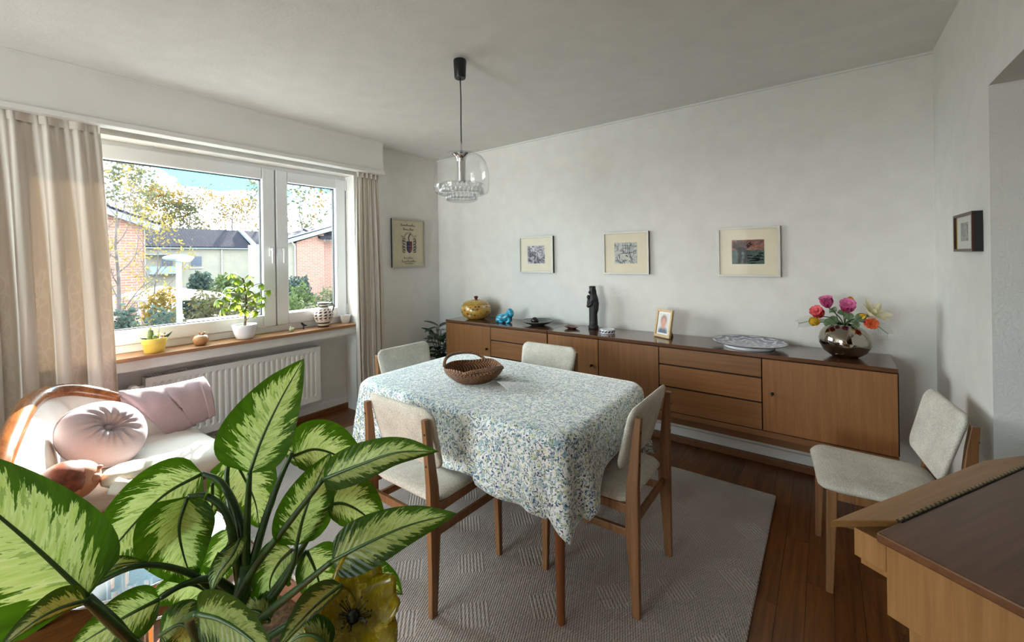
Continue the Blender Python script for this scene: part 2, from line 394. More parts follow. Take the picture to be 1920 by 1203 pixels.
obj('side_cover', loc(MB().box(rx-.10, rx, ry1, ry1+.003, rz0, rz1), ra), 'steel', ra)
obj('back_panel', loc(MB().box(rx-.10, rx-.09, ry0, ry1, rz0, rz1), ra), 'steel', ra)
m = MB(); k = ry0+.02
while k < ry1-.015: m.box(rx-.09, rx-.004, k, k+.006, rz1-.006, rz1+.002); k += .016
m.box(rx-.006, rx+.001, ry0, ry1, rz1-.006, rz1+.003); m.box(rx-.10, rx-.09, ry0, ry1, rz1-.006, rz1+.003)
obj('top_grille', loc(m, ra), 'steel', ra)
vt = lambda q: (q[1], q[0], q[2])
kb = MB().lathe([(.012, -.05), (.022, -.045), (.024, -.015), (.026, -.01), (.026, .02), (.02, .024), (0, .024)], 18).xf(lambda v: Vector((v.z, v.y, v.x)))
kb.xf(lambda v: v+Vector((-3.49, ry0-.065, .605)))
obj('valve_knob', loc(kb, ra), 'white', ra, smooth='auto')
obj('supply_pipe', loc(MB().tube([(-3.545, ry0, .60), (-3.545, ry0-.065, .60), (-3.545, ry0-.20, .595), (-3.60, ry0-.26, .595), (-3.66, ry0-.26, .595)], .009, 8), ra), 'steel', ra, smooth=True)

# curtains
def curtain_mat():
    t = NT('curtain_satin'); v = t.coord('UV'); n = t.noise(t.coord(), 380, 2)
    # embroidered bands: scroll pattern in vertical strips
    vo = t.new('TexVoronoi', feature='DISTANCE_TO_EDGE'); t.link(t.coord('UV', (26, 30, 1)), vo.inputs['Vector']); vo.inputs['Scale'].default_value = 1.0
    sp = t.new('SeparateXYZ'); t.link(v, sp.inputs[0])
    band = t.math('GREATER_THAN', t.math('SINE', t.math('MULTIPLY', sp.outputs[0], 17.0)), .55)
    e = t.math('MULTIPLY', t.math('LESS_THAN', vo.outputs[0], .09), band)
    lo = t.math('LESS_THAN', sp.outputs[1], .62); e = t.math('MULTIPLY', e, lo)
    col = t.mix(t.math('MULTIPLY', e, .5), (220, 212, 201), (236, 231, 222))
    p = t.bsdf(col, .55, 0, n, .15, .002, .3); tr = t.new('BsdfTranslucent'); tr.inputs[0].default_value = lin((222, 208, 190))
    m = t.new('MixShader'); m.inputs[0].default_value = .12; t.link(p, m.inputs[1]); t.link(tr.outputs[0], m.inputs[2]); return t.done(m.outputs[0])
M['curtain'] = curtain_mat()
def curtain(name, label, yl, yr, x0, z0, z1, folds, seed, amp=1):
    rnd = random.Random(seed); fs = [(rnd.uniform(.6, 1.5), rnd.uniform(0, 6.28)) for _ in range(5)]
    nu, nv = folds*14, 26; vs = []; uv = []
    for j in range(nv):
        t = j/(nv-1); z = z1+(z0-z1)*t
        a = .008+.030*min(1, t*1.6)
        for i in range(nu):
            u = i/(nu-1); ph = u*folds*2*PI
            y = yl(t)+(yr(t)-yl(t))*u + .012*math.sin(ph*2+fs[0][1])*min(1, t*2)
            q = math.sin(ph+.5*math.sin(u*7+fs[1][1])+fs[2][1])
            sh = math.copysign(abs(q)**.7, q)
            x = x0 + amp*a*sh*(.75+.35*math.sin(u*5+fs[3][1])) + .006*math.sin(ph*3+z*2) + .012*math.sin(3*t+u*9)*t
            vs.append((x, y, z)); uv.append((u*(yr(0)-yl(0))*3, 1-t))
    m = MB().add(vs, [(j*nu+i, j*nu+i+1, (j+1)*nu+i+1, (j+1)*nu+i) for j in range(nv-1) for i in range(nu-1)]); m.uv = uv
    e = thing(name, label, 'curtain', (x0, (yl(1)+yr(1))/2, z0), 0, 'beige curtains at the window'); loc(m, e)
    obj('panel', m, 'curtain', e, smooth=True, solid=.0015)
    h = MB(); 
    for k in range(nu): pass
    obj('heading_tape', loc(MB().grid(lambda u, v: (x0+.004+.008*math.sin(u*folds*2*PI), yl(0)+(yr(0)-yl(0))*u, z1-.045*v), folds*10, 2), e), 'curtain', e, smooth=True)
    return e
curtain('curtain', 'wide beige satin curtain with embroidered band behind the settee', lambda t: -.55, lambda t: .49+.085*t**.8, -3.368, .03, 2.204, 9, 3)
curtain('curtain', 'narrow beige satin curtain gathered beside the framed coat of arms', lambda t: 2.165-.02*math.sin(t*PI), lambda t: 2.395+.045*t**.7, -3.385, .03, 2.204, 5, 9, amp=.6)

# rug
def rug_mat():
    t = NT('rug_loop_pile'); v = t.coord(); sp = t.new('SeparateXYZ'); t.link(v, sp.inputs[0])
    X, Y = sp.outputs[0], sp.outputs[1]
    d1 = t.math('ADD', t.math('MULTIPLY', X, .7), t.math('MULTIPLY', Y, .7)); d2 = t.math('SUBTRACT', t.math('MULTIPLY', X, .7), t.math('MULTIPLY', Y, .7))
    c1 = t.math('LESS_THAN', t.math('FRACT', t.math('MULTIPLY', d1, 3.6)), .42); c2 = t.math('LESS_THAN', t.math('FRACT', t.math('MULTIPLY', d2, 3.6)), .42)
    sq = t.math('MULTIPLY', c1, c2)
    s1 = t.math('SINE', t.math('MULTIPLY', d1, 420)); s2 = t.math('MULTIPLY', t.math('SINE', t.math('MULTIPLY', X, 620)), t.math('SINE', t.math('MULTIPLY', Y, 260)))
    h = t.math('ADD', t.math('MULTIPLY', t.math('MULTIPLY', s1, sq), .55), t.math('MULTIPLY', s2, t.math('SUBTRACT', 1, t.math('MULTIPLY', sq, .6))))
    n = t.noise(v, 420, 2); h = t.math('ADD', h, t.math('MULTIPLY', n, 1.2))
    k = t.math('ADD', t.math('MULTIPLY', h, .25), .4)
    col = t.ramp(k, [(.05, (160, 149, 142)), (.8, (204, 195, 188))])
    return t.done(t.bsdf(col, .97, 0, h, .9, .004, .05))
M['rug'] = rug_mat()
RZ = .012
rg = MB().box(-3.2, -.24, .86, 2.81, .0005, RZ)
o = obj('rug', rg, 'rug', bevel=.005); tag(o, 'pale grey woven rug with diamond relief under the dining table', 'rug')
# ------------------------------------------------------------------ sideboards
SF, SBK, ST, SB0 = 2.86, 3.228, .81, .355
def key(parent, x, z):
    k = obj('key', MB().lathe([(.009, 0), (.009, .003), (.004, .004), (.004, .012), (0, .012)], 12).xf(lambda v: Vector((x+v.x, SF-.016-v.z, z+v.y))).box(x-.002, x+.002, SF-.042, SF-.026, z-.010, z+.010), 'black', parent); return k
def sideboard(label, x0, x1, cols):
    e = thing('sideboard', label, 'sideboard', ((x0+x1)/2, (SF+SBK)/2, 0))
    L = lambda mb: loc(mb, e)
    g = .003
    obj('body', L(MB().box(x0+.004, x1-.004, SF+.004, SBK, SB0, ST-.022)), 'sideb', e)
    obj('top', L(MB().box(x0, x1, SF-.018, SBK, ST-.022, ST)), 'sidetop', e, bevel=.0025)
    obj('bottom_rail', L(MB().box(x0, x1, SF-.012, SF+.03, SB0-.034, SB0)), 'sidebh', e, bevel=.002)
    # recessed base frame with legs
    obj('base_beam', L(MB().box(x0+.12, x1-.12, SF+.13, SF+.165, SB0-.128, SB0-.034)), 'sidebh', e)
    obj('base_beam', L(MB().box(x0+.12, x1-.12, SBK-.10, SBK-.065, SB0-.105, SB0-.034)), 'sidebh', e)
    for lx in (x0+.14, x1-.14):
        for ly in (SF+.147, SBK-.083):
            obj('leg', L(MB().bar([((lx, ly, 0), .016, .016), ((lx, ly, SB0-.034), .02, .018)])), 'sideb', e, bevel=.002)
    for kind, a, b, kx in cols:
        if kind == 'door':
            d = obj('door', L(MB().box(a+g, b-g, SF-.016, SF+.004, SB0+.006, ST-.028)), 'sideb', e, bevel=.0015)
            if kx: key(d, 0, 0); d.children[0].data.transform(Matrix.Translation((kx-e.location.x, -e.location.y, .585)))
        else:
            zs = [ST-.028, .663, .516, SB0+.006]
            for k in range(3):
                obj('drawer', L(MB().box(a+g, b-g, SF-.016, SF+.004, zs[k+1]+(.010 if k < 2 else 0), zs[k])), 'sidebh', e, bevel=.0015)
                if k < 2: obj('finger_groove', L(MB().box(a+g, b-g, SF-.004, SF+.0035, zs[k+1], zs[k+1]+.010)), 'dark', e)
        obj('joint', L(MB().box(b-g*.8, b+g*.8, SF-.003, SF+.0045, SB0+.006, ST-.024)), 'dark', e)
    obj('shadow_gap', L(MB().box(x0+.002, x1-.002, SF-.002, SF+.0048, ST-.0275, ST-.0215)), 'dark', e)
    return e
sideboard('short brown wooden sideboard unit under the yellow painted jar', -2.97, -1.802, [('door', -2.97, -2.40, -2.44), ('drawers', -2.40, -1.802, None)])
sideboard('long brown wooden sideboard unit under the silver vase of flowers', -1.798, .29, [('door', -1.798, -1.355, -1.41), ('door', -1.355, -.909, None), ('drawers', -.909, -.306, None), ('door', -.306, .29, -.255)])

# ------------------------------------------------------------------ dining table and cloth
TX0, TX1, TY0, TY1, TZ = -2.045, -.755, 1.305, 2.105, .742
tb = thing('dining_table', 'dining table with round tapered brown legs under the floral cloth', 'table', ((TX0+TX1)/2, (TY0+TY1)/2, RZ))
obj('tabletop', loc(MB().prism(rrect(TX1-TX0-.012, TY1-TY0-.012, .085, 8, (TX0+TX1)/2, (TY0+TY1)/2), TZ-.028, TZ), tb), 'tablew', tb)
obj('apron', loc(MB().box(TX0+.09, TX1-.09, TY0+.09, TY0+.11, TZ-.11, TZ-.028).box(TX0+.09, TX1-.09, TY1-.11, TY1-.09, TZ-.11, TZ-.028).box(TX0+.07, TX0+.09, TY0+.09, TY1-.09, TZ-.11, TZ-.028).box(TX1-.09, TX1-.07, TY0+.09, TY1-.09, TZ-.11, TZ-.028), tb), 'tablew', tb)
for lx in (TX0+.055, TX1-.06):
    for ly in (TY0+.05, TY1-.05):
        obj('leg', loc(MB().lathe([(.013, RZ), (.016, RZ+.02), (.024, .60), (.025, TZ-.028)], 16, (lx, ly, 0)), tb), 'tablew', tb, smooth='auto')
def cloth_mat():
    t = NT('floral_cotton'); v = t.coord()
    nz = t.new('TexNoise'); t.link(v, nz.inputs['Vector']); nz.inputs['Scale'].default_value = 45
    ad = t.new('MixRGB', blend_type='LINEAR_LIGHT'); ad.inputs[0].default_value = .022; t.link(v, ad.inputs[1]); t.link(nz.outputs['Color'], ad.inputs[2])
    def layer(scale, base, stops, thr):
        vo = t.new('TexVoronoi'); t.link(ad.outputs[0], vo.inputs['Vector']); vo.inputs['Scale'].default_value = scale; vo.inputs['Randomness'].default_value = 1
        s = t.new('SeparateColor'); t.link(vo.outputs['Color'], s.inputs[0])
        c = t.ramp(s.outputs[0], stops, True)
        f = t.math('MULTIPLY', t.math('LESS_THAN', vo.outputs['Distance'], thr), t.math('GREATER_THAN', s.outputs[1], .25))
        return t.mix(f, base, c)
    c = layer(75, (238, 243, 243), [(0, (176, 196, 202)), (.3, (206, 214, 186)), (.55, (150, 184, 192)), (.8, (222, 230, 230))], .60)
    c = layer(105, c, [(0, (48, 66, 118)), (.35, (62, 104, 134)), (.6, (126, 150, 96)), (.75, (40, 52, 96)), (.9, (90, 140, 160))], .42)
    sh = t.bsdf(c, .5, 0, t.noise(v, 300, 2), .1, .002, .5); pb = sh.node; pb.inputs['Sheen Weight'].default_value = 1.0; pb.inputs['Sheen Roughness'].default_value = .35
    return t.done(sh)
M['cloth'] = cloth_mat()
def tablecloth():
    z0 = TZ+.003; r = .075; per = []
    # perimeter of the rounded rectangle with outward normals
    seg = []
    for (cx, cy, a0) in ((TX1-r, TY1-r, 0), (TX0+r, TY1-r, 90), (TX0+r, TY0+r, 180), (TX1-r, TY0+r, 270)):
        for k in range(13):
            a = math.radians(a0+90*k/12); seg.append((cx+r*math.cos(a), cy+r*math.sin(a), math.cos(a), math.sin(a), 1-abs(45-90*k/12)/45))
    for i, p in enumerate(seg):
        per.append(p); q = seg[(i+1) % len(seg)]
        d = math.hypot(q[0]-p[0], q[1]-p[1])
        if d > .1:
            n = int(d/.016)
            for k in range(1, n):
                t = k/n; per.append((p[0]+(q[0]-p[0])*t, p[1]+(q[1]-p[1])*t, p[2], p[3], -min(t, 1-t)*d))
    n = len(per); vs = []; fs = []
    ins = [.0, .3, .6, .85, .95]
    cx, cy = (TX0+TX1)/2, (TY0+TY1)/2
    for s in ins:
        for x, y, nx, ny, c in per: vs.append((cx+(x-nx*.008-cx)*max(s, .002), cy+(y-ny*.008-cy)*max(s, .002), z0))
    rows = 20
    for j in range(rows+1):
        t = j/rows
        for i, (x, y, nx, ny, c) in enumerate(per):
            cl = max(c, 0) if c > 0 else max(0, 1+c/.14)*.62      # closeness to a corner
            side = 'n' if ny < -.9 else 'p' if ny > .9 else 'r' if nx > .9 else 'l'
            drop = .288
            if side == 'r' and c <= 0: drop = .195 + .09*max(0, 1+c/.16)
            if side in 'pl' and c <= 0: drop = .25
            if side == 'n' and c <= 0 and -1.70 < x < -1.17: drop = .262
            drop += .075*(max(0, c) if c > 0 else max(0, 1+c/.10)*.35) + .012*math.sin(i*.22)
            d = drop*t
            out = .006+.012*math.sin(min(1, d/.03)*PI/2)
            f = cl*t**.8                                           # corner folds: an outward cone with ripples
            out += f*(.035+.030*math.cos((i)*.62)) + (1-cl)*t*(.010*math.sin(i*.165+1)+.006*math.sin(i*.41)+.012)
            if side == 'r' and c <= 0: out += .01*t
            z = z0-d if d > .015 else z0-d*.8
            vs.append((x+nx*(out-.008*(t < .02)), y+ny*(out-.008*(t < .02)), z))
    R = len(ins)+rows+1
    for j in range(R-1):
        for i in range(n): fs.append((j*n+i, j*n+(i+1) % n, (j+1)*n+(i+1) % n, (j+1)*n+i))
    m = MB().add(vs, fs)
    o = obj('tablecloth', m, 'cloth', smooth=True, solid=.0015); o.location = (0, 0, 0)
    tag(o, 'white tablecloth with small blue and green flowers draped over the dining table', 'tablecloth'); return o
tablecloth()
CZ = TZ+.005

# wicker basket on the table
def wicker():
    t = NT('wicker'); v = t.coord('UV', (1, 1, 1)); sp = t.new('SeparateXYZ'); t.link(v, sp.inputs[0])
    a = t.math('ADD', t.math('MULTIPLY', sp.outputs[0], 300), t.math('MULTIPLY', sp.outputs[1], 1))
    s = t.math('SINE', a); n = t.noise(t.coord(), 90, 3)
    k = t.math('ADD', t.math('MULTIPLY', s, .35), n)
    return t.done(t.bsdf(t.ramp(k, [(.2, (52, 26, 14)), (.8, (178, 122, 76))]), .45, 0, s, .8, .003))
M['wicker'] = wicker()
bk = thing('wicker_basket', 'oval brown wicker bread basket with raised loop handle on the tablecloth', 'basket', (-1.525, 1.66, CZ), 0); bk.scale = (.93, .93, .95)
def coil(r_, z, wav, tr):
    m = MB(); n = 64; k = 6; vs = []; uv = []
    for i in range(n):
        a = 2*PI*i/n; rr = r_*(1+wav*.02*math.cos(2*a)); zz = z + wav*(.006*max(0, math.cos(2*a))**1.5+.016*max(0, -math.cos(2*a))**2-.008)
        for q in range(k):
            b = 2*PI*q/k; vs.append(((rr+tr*math.cos(b))*math.cos(a)*1.0, (rr+tr*math.cos(b))*math.sin(a)*.93, zz+tr*math.sin(b))); uv.append((i/n*(r_/.15), b))
    m.add(vs, [(i*k+q, ((i+1) % n)*k+q, ((i+1) % n)*k+(q+1) % k, i*k+(q+1) % k) for i in range(n) for q in range(k)]); m.uv = uv; return m
nco = 12
for i in range(nco):
    t = i/(nco-1); rr = .112+.052*math.sin(t*PI*.55)+.008*t; zz = .006+.070*t
    obj('coil', coil(rr, zz, t**2, .0052), 'wicker', bk, smooth=True)
bm_ = MB().lathe([(0, .004), (.03, .004), (.06, .004), (.10, .004)], 40); bm_.uv = [(math.hypot(p[0], p[1])*3, 0) for p in bm_.v]
obj('base', bm_, 'wicker', bk)
for a0, lift, sp_ in ((math.radians(160), .030, .95), (math.radians(-20), .008, .8)):
    pts = [((.176+.012*(1-s*s))*math.cos(a0+s*sp_), (.165+.010*(1-s*s))*math.sin(a0+s*sp_), .074+.014*(1-s*s)+lift*(1-s**4)) for s in [k/8-1 for k in range(17)]]
    m = MB().tube(pts, .0095, 8); m.uv = [(p[1]*4, 0) for p in m.v]; obj('handle', m, 'wicker', bk, smooth=True)

# ------------------------------------------------------------------ chairs (front = local +Y)
def chair_back():
    ol = []
    base = rrect(.425, .27, .045, 6)
    for x, y in base:                         # lower corners pulled in, as on the photo's tapered back
        f = max(0, -y/.135); ol.append((x*(1-.10*f), y))
    def d(v):
        z = .665+v.y; yb = -.183-.075*(v.y/.135)*.50 + .016*(v.x/.21)**2
        return Vector((v.x, yb+v.z, z))
    return pad(ol, .034, d, pw=8)
def chair_seat():
    ol = [(x*(1+.04*(y/.21)), y) for x, y in rrect(.435, .43, .06, 6)]
    def d(v): return Vector((v.x, v.y+.022, .430+v.z-.010*(1-(v.x/.22)**2)*(1-(v.y/.22)**2)+.012*max(0, v.y/.21)-.012*max(0, (v.y-.14)/.07)**2))
    return pad(ol, .058, d, pw=5)
def make_chair(label, loc_, rz):
    c = thing('dining_chair', label, 'chair', loc_, rz, 'cream upholstered dining chairs')
    obj('seat', chair_seat(), 'chairf', c, smooth=True)
    obj('backrest', chair_back(), 'chairf', c, smooth=True)
    for s in (-1, 1):
        l = obj('leg', MB().bar([((s*.205, -.212, 0), .011, .015), ((s*.205, -.206, .18), .013, .020), ((s*.203, -.200, .36), .014, .027), ((s*.200, -.203, .50), .0135, .023), ((s*.192, -.216, .68), .0125, .016), ((s*.190, -.226, .765), .012, .012)]), 'chairw', c, bevel=.003)
        for zz in (.585, .71): obj('screw', MB().lathe([(.004, 0), (.004, .002), (0, .002)], 8).xf(lambda v: Vector((s*.196+v.x, -.2283-(zz-.585)*.046-v.z, zz+v.y))), 'dark', l)
        obj('leg', MB().bar([((s*.200, .205, 0), .011, .012), ((s*.202, .196, .30), .014, .017), ((s*.202, .193, .425), .014, .018)]), 'chairw', c, bevel=.003)
        obj('side_rail', MB().beam((s*.202, -.19, .405), (s*.202, .19, .408), .020, .036), 'chairw', c, bevel=.003)
        obj('side_rail', MB().beam((s*.203, -.19, .315), (s*.202, .19, .300), .018, .030), 'chairw', c, bevel=.003)
    obj('cross_rail', MB().beam((-.20, -.195, .345), (.20, -.195, .345), .018, .032), 'chairw', c, bevel=.003)
    obj('cross_rail', MB().beam((-.20, .185, .405), (.20, .185, .405), .018, .034), 'chairw', c, bevel=.003)
    return c
c1 = make_chair('cream upholstered dining chair beside the dieffenbachia, its back to the houseplant', (-1.437, 1.302, RZ), 0)
dup(c1, (-.806, 1.756, RZ), math.radians(90), 'cream upholstered dining chair at the table end opposite the window')
dup(c1, (-1.50, 2.185, RZ), math.radians(180), 'cream upholstered dining chair between the table and the sideboard doors')
dup(c1, (-2.115, 1.815, RZ), math.radians(-92), 'cream upholstered dining chair at the table end facing away from the window')
dup(c1, (.182, 2.372, 0), math.radians(96), 'cream upholstered dining chair standing alone under the small landscape print')

# ------------------------------------------------------------------ settee by the curtain
se = thing('settee', 'antique white upholstered settee with curved polished wooden rail by the curtain', 'settee', (-2.77, .5, 0))
L = lambda mb: loc(mb, se)
seat_o = rrect(.66, .66, .07, 6, -2.765, .50)
m = pad(seat_o, .12, lambda v: Vector((v.x, v.y+(.045*max(0, (v.x+2.765)/.33)*max(0, (v.y-.5)/.33)), .385+v.z+.010*(1-((v.x+2.765)/.33)**2))), pw=7)
obj('seat', L(m), 'sofaf', se, smooth=True)
obj('front_panel', L(MB().box(-2.46, -2.43, .18, .80, .12, .335)), 'sofag', se, bevel=.004)
obj('end_panel', L(MB().box(-3.06, -2.46, .78, .81, .12, .335)), 'sofag', se, bevel=.004)
obj('frame_rail', L(MB().box(-2.462, -2.425, .15, .82, .10, .135)), 'darkw', se, bevel=.004)
for lx, ly in ((-2.435, .80), (-2.435, .17), (-3.06, .80), (-3.06, .17)):
    obj('leg', L(MB().bar([((lx+.004, ly, 0), .012, .012), ((lx, ly, .10), .018, .018), ((lx, ly, .345), .019, .019)])), 'darkw', se, bevel=.003)
RAIL = spline([(-2.33, .055, .52), (-2.335, .06, .60), (-2.40, .075, .672), (-2.62, .12, .735), (-2.90, .175, .765), (-3.05, .235, .768), (-3.11, .33, .752), (-3.12, .44, .70), (-3.12, .54, .645), (-3.115, .66, .60), (-3.11, .80, .53), (-3.11, .85, .46)], 7)
mm = MB(); mm.tube(RAIL, [.026+.012*math.sin(min(1, i/60)*PI) for i in range(len(RAIL))], 10)
obj('rail', L(mm), 'sofaw', se, smooth=True)
# upholstered inner face from the rail down to the seat
def backface(u, v):
    p = RAIL[min(len(RAIL)-1, int(2+u*(len(RAIL)-10)))]
    inn = Vector((max(-3.02, min(-2.44, p.x*1.0+(.07 if p.x < -3.0 else 0))), min(.80, p.y+.10), .43))
    q = Vector(p).lerp(inn, v); bul = math.sin(v*PI)*.028
    return (q.x+bul*(.6 if p.x < -3.03 else .1), q.y+bul*(1 if p.x > -3.08 else .2), q.z-.012*(1-v))
obj('backrest', L(MB().grid(backface, 60, 12)), 'sofaf', se, smooth=True, solid=.03)
obj('back_panel', L(MB().grid(lambda u, v: (lambda p: (p.x, p.y-.015, p.z+(.16-p.z)*v))(RAIL[min(len(RAIL)-1, int(2+u*(len(RAIL)-6)))]), 40, 3)), 'sofag', se, smooth=True, solid=.012)
pp = [Vector(backface(u/50, .06))+Vector((.004, .006, 0)) for u in range(51)]
obj('piping', L(MB().tube(pp, .004, 6)), 'sofaf', se, smooth=True)

# round pleated cushion
def cushion():
    n, m_ = 72, 26; vs = []; R_ = .172
    for sg in (1, -1):
        for j in range(m_+1):
            s = j/m_
            for k in range(n):
                a = 2*PI*k/n
                h = .080*(1-s**2.6)**.55*(1-.62*math.exp(-(s/.20)**2))
                pl_ = .0055*math.sin(a*17+1.5*math.sin(a*3))*math.exp(-((s-.38)/.28)**2)+.003*math.sin(a*29)*math.exp(-((s-.3)/.2)**2)
                rr = R_*s*(1+.015*math.sin(3*a+.5))
                vs.append((rr*math.cos(a+s*.25), rr*math.sin(a+s*.25), sg*(h+pl_)))
    fs = []
    for g in (0, 1):
        b = g*(m_+1)*n
        for j in range(m_):
            for k in range(n):
                f = (b+j*n+k, b+j*n+(k+1) % n, b+(j+1)*n+(k+1) % n, b+(j+1)*n+k); fs.append(f if g == 0 else tuple(reversed(f)))
    return MB().add(vs, fs)
def place(o, loc_, nrm, roll=0):
    q = Vector(nrm).to_track_quat('Z', 'Y'); o.rotation_mode = 'QUATERNION'
    from mathutils import Quaternion
    o.rotation_quaternion = q @ Quaternion((0, 0, 1), roll); o.location = loc_
cu = thing('round_cushion', 'round pale mauve cushion with pleats and centre button on the settee', 'cushion', (0, 0, 0)); place(cu, (-2.76, .40, .592), (.66, .30, .68))
obj('cover', cushion(), 'mauve', cu, smooth=True)
obj('button', MB().ball((0, 0, .042), (.017, .017, .010), 14, 8), 'mauve', cu, smooth=True)
obj('piping', MB().tube([(.172*math.cos(2*PI*k/72)*(1+.015*math.sin(6*PI*k/72+.5)), .172*math.sin(2*PI*k/72)*(1+.015*math.sin(6*PI*k/72+.5)), 0) for k in range(73)], .0035, 6), 'mauve', cu, smooth=True)
# folded mauve pillow over the low back rail
pi_ = thing('folded_pillow', 'folded dusty pink pillow laid over the low rail of the settee', 'pillow', (-3.0, .68, .44))
def fold(u, v):                               # a sheet hanging over the rail, front side down to the seat
    y = .50+.385*u; top = .700-.012*u-.012*math.sin(u*PI)
    f = v*2-1
    if f < 0: return (-3.045+.030*f+.055*f*f*-1.0, y+.03*(-f), top-.15*(-f)**1.4)
    xx = -3.045+.045*math.sin(min(1, f*3)*PI/2)+.055*f + .020*math.sin(f*PI); 
    return (xx, y+(.07*f if u < .5 else .015*f)+.14*f*(1-u)*.75, top-(.25*(1-u)+.205*u)*f**1.1+.004*math.sin(u*23+f*5))
obj('cover', loc(MB().grid(fold, 30, 26), pi_), 'mauve2', pi_, smooth=True, solid=.035, bevel=0)
obj('fold_edge', loc(MB().grid(lambda u, v: (lambda p: (p[0]+.022, p[1]+.004, p[2]))(fold(.88+.12*u, .5+.5*v)), 6, 20), pi_), 'mauve2', pi_, smooth=True, solid=.012)
# doll lying on the settee
M['dollskin'] = plain('doll_skin', (196, 140, 112), .45); M['dollhair'] = plain('doll_hair', (122, 62, 40), .35, 0, .25, 60); M['dollbody'] = fabric('doll_cloth', (222, 214, 196), .05)
dl = thing('baby_doll', 'brown haired baby doll in cream clothes lying on the settee', 'doll', (-2.455, .262, .425)); dl.scale = (1.3, 1.3, 1.25)
hd = MB().ball((0, 0, .075), (.062, .066, .062), 20, 14); 
obj('head', hd, 'dollskin', dl, smooth=True)
obj('hair', MB().ball((.004, -.018, .082), (.068, .064, .062), 20, 14), 'dollhair', dl, smooth=True)
obj('nose', MB().ball((.016, .058, .100), (.008, .010, .008), 10, 8), 'dollskin', dl, smooth=True)
obj('ear', MB().ball((.056, -.002, .062), (.010, .014, .018), 10, 8), 'dollskin', dl, smooth=True)
obj('cheek', MB().ball((.036, .044, .078), (.018, .016, .016), 10, 8), 'dollskin', dl, smooth=True)
obj('body', MB().loft([[(.02+.095*r*math.cos(a), .06+t, .052+.045*r*math.sin(a)) for a in [2*PI*k/16 for k in range(16)]] for t, r in ((0, .3), (.02, .6), (.05, .72), (.09, .70), (.13, .5), (.15, .2))]), 'dollbody', dl, smooth=True)
obj('arm', MB().tube([(.08, .08, .05), (.10, .11, .035), (.09, .15, .035)], [.026, .024, .02], 10), 'dollbody', dl, smooth=True)
# glass coffee table in front of the settee
gt = thing('glass_side_table', 'round glass side table with clustered chrome legs in front of the settee', 'table', (-1.86, .36, 0))
obj('glass_top', MB().lathe([(0, .420), (.225, .420), (.23, .424), (.23, .428), (.225, .432), (0, .432)], 40), 'tableglass', gt, smooth='auto')
obj('rim', MB().tube([(.231*math.cos(2*PI*k/48), .231*math.sin(2*PI*k/48), .426) for k in range(49)], .006, 8), 'chrome', gt, smooth=True)
for dx, dy in ((.14, -.09), (.15, -.055), (.16, -.02), (-.14, -.06), (-.15, -.02), (-.02, .16), (.02, .165)):
    obj('leg', MB().lathe([(.012, 0), (.012, .4195)], 14, (dx, dy, 0), cap=False), 'chrome', gt, smooth='auto')
obj('lower_ring', MB().tube([(.15*math.cos(2*PI*k/36), .15*math.sin(2*PI*k/36), .08) for k in range(37)], .007, 8), 'chrome', gt, smooth=True)

# ------------------------------------------------------------------ keyboard cabinet at the right
PZ = .76
pd_a = Vector((.514, .858, 0)).normalized(); pd_b = Vector((-.858, .514, 0))     # along the hinge / towards the table
K0 = Vector((.086, 1.256, 0))                                                  # lid corner nearest the table
pn = thing('keyboard_cabinet', 'light brown wooden keyboard cabinet with a hinged lid near the lone chair', 'cabinet', (K0.x, K0.y, 0), math.atan2(pd_a.y, pd_a.x))
# local +X runs along the hinge, local +Y towards the table
obj('lid', MB().box(0, 1.05, -.62, 0, PZ-.022, PZ), 'pianol', pn, bevel=.004)
obj('body', MB().box(.014, 1.035, -.60, -.012, PZ-.185, PZ-.022), 'pianow', pn, bevel=.002)
obj('base', MB().box(.05, 1.0, -.56, -.035, .06, PZ-.185), 'pianow', pn, bevel=.002)
s0 = Vector((.003, 1.243, 0))-K0; h0 = Vector((.132, 1.336, 0))-K0; fc = Vector((.378, 1.871, 0))-K0; he = Vector((.461, 1.879, 0))-K0
T2 = lambda p: (p.dot(pd_a), p.dot(pd_b))
a_, b_, c_, d_ = T2(s0), T2(h0), T2(fc), T2(he)
obj('flap', MB().prism([(b_[0], .003), (d_[0]+.25, .003), (c_[0], a_[1]), (a_[0], a_[1])], PZ-.014, PZ+.001), 'pianof', pn, bevel=.002)
obj('key_bed', MB().prism([(.014, -.012), (.9, -.012), (c_[0]-.02, a_[1]-.012), (.014, a_[1]-.012)], PZ-.09, PZ-.024), 'pianow', pn, bevel=.002)
obj('key_slip', MB().prism([(.026, -.012), (.9, -.012), (c_[0]-.03, a_[1]-.020), (.026, a_[1]-.020)], PZ-.108, PZ-.09), 'pianow', pn)
M['brass'] = plain('hinge_brass', (176, 158, 118), .3, .9)
hx = b_[0]
hg = obj('hinge', MB().box(hx, d_[0]+.25, -.005, .006, PZ-.003, PZ+.0015), 'dark', pn)
k = hx+.004
while k < d_[0]+.24:
    obj('knuckle', MB().tube([(k, .001, PZ+.002), (k+.012, .001, PZ+.002)], .0032, 8), 'brass', hg, smooth='auto'); k += .02
for lx, ly in ((.08, -.50), (.95, -.50), (.08, -.07), (.95, -.07)):
    obj('foot', MB().bar([((lx, ly, 0), .025, .025), ((lx, ly, .06), .03, .03)]), 'pianow', pn)
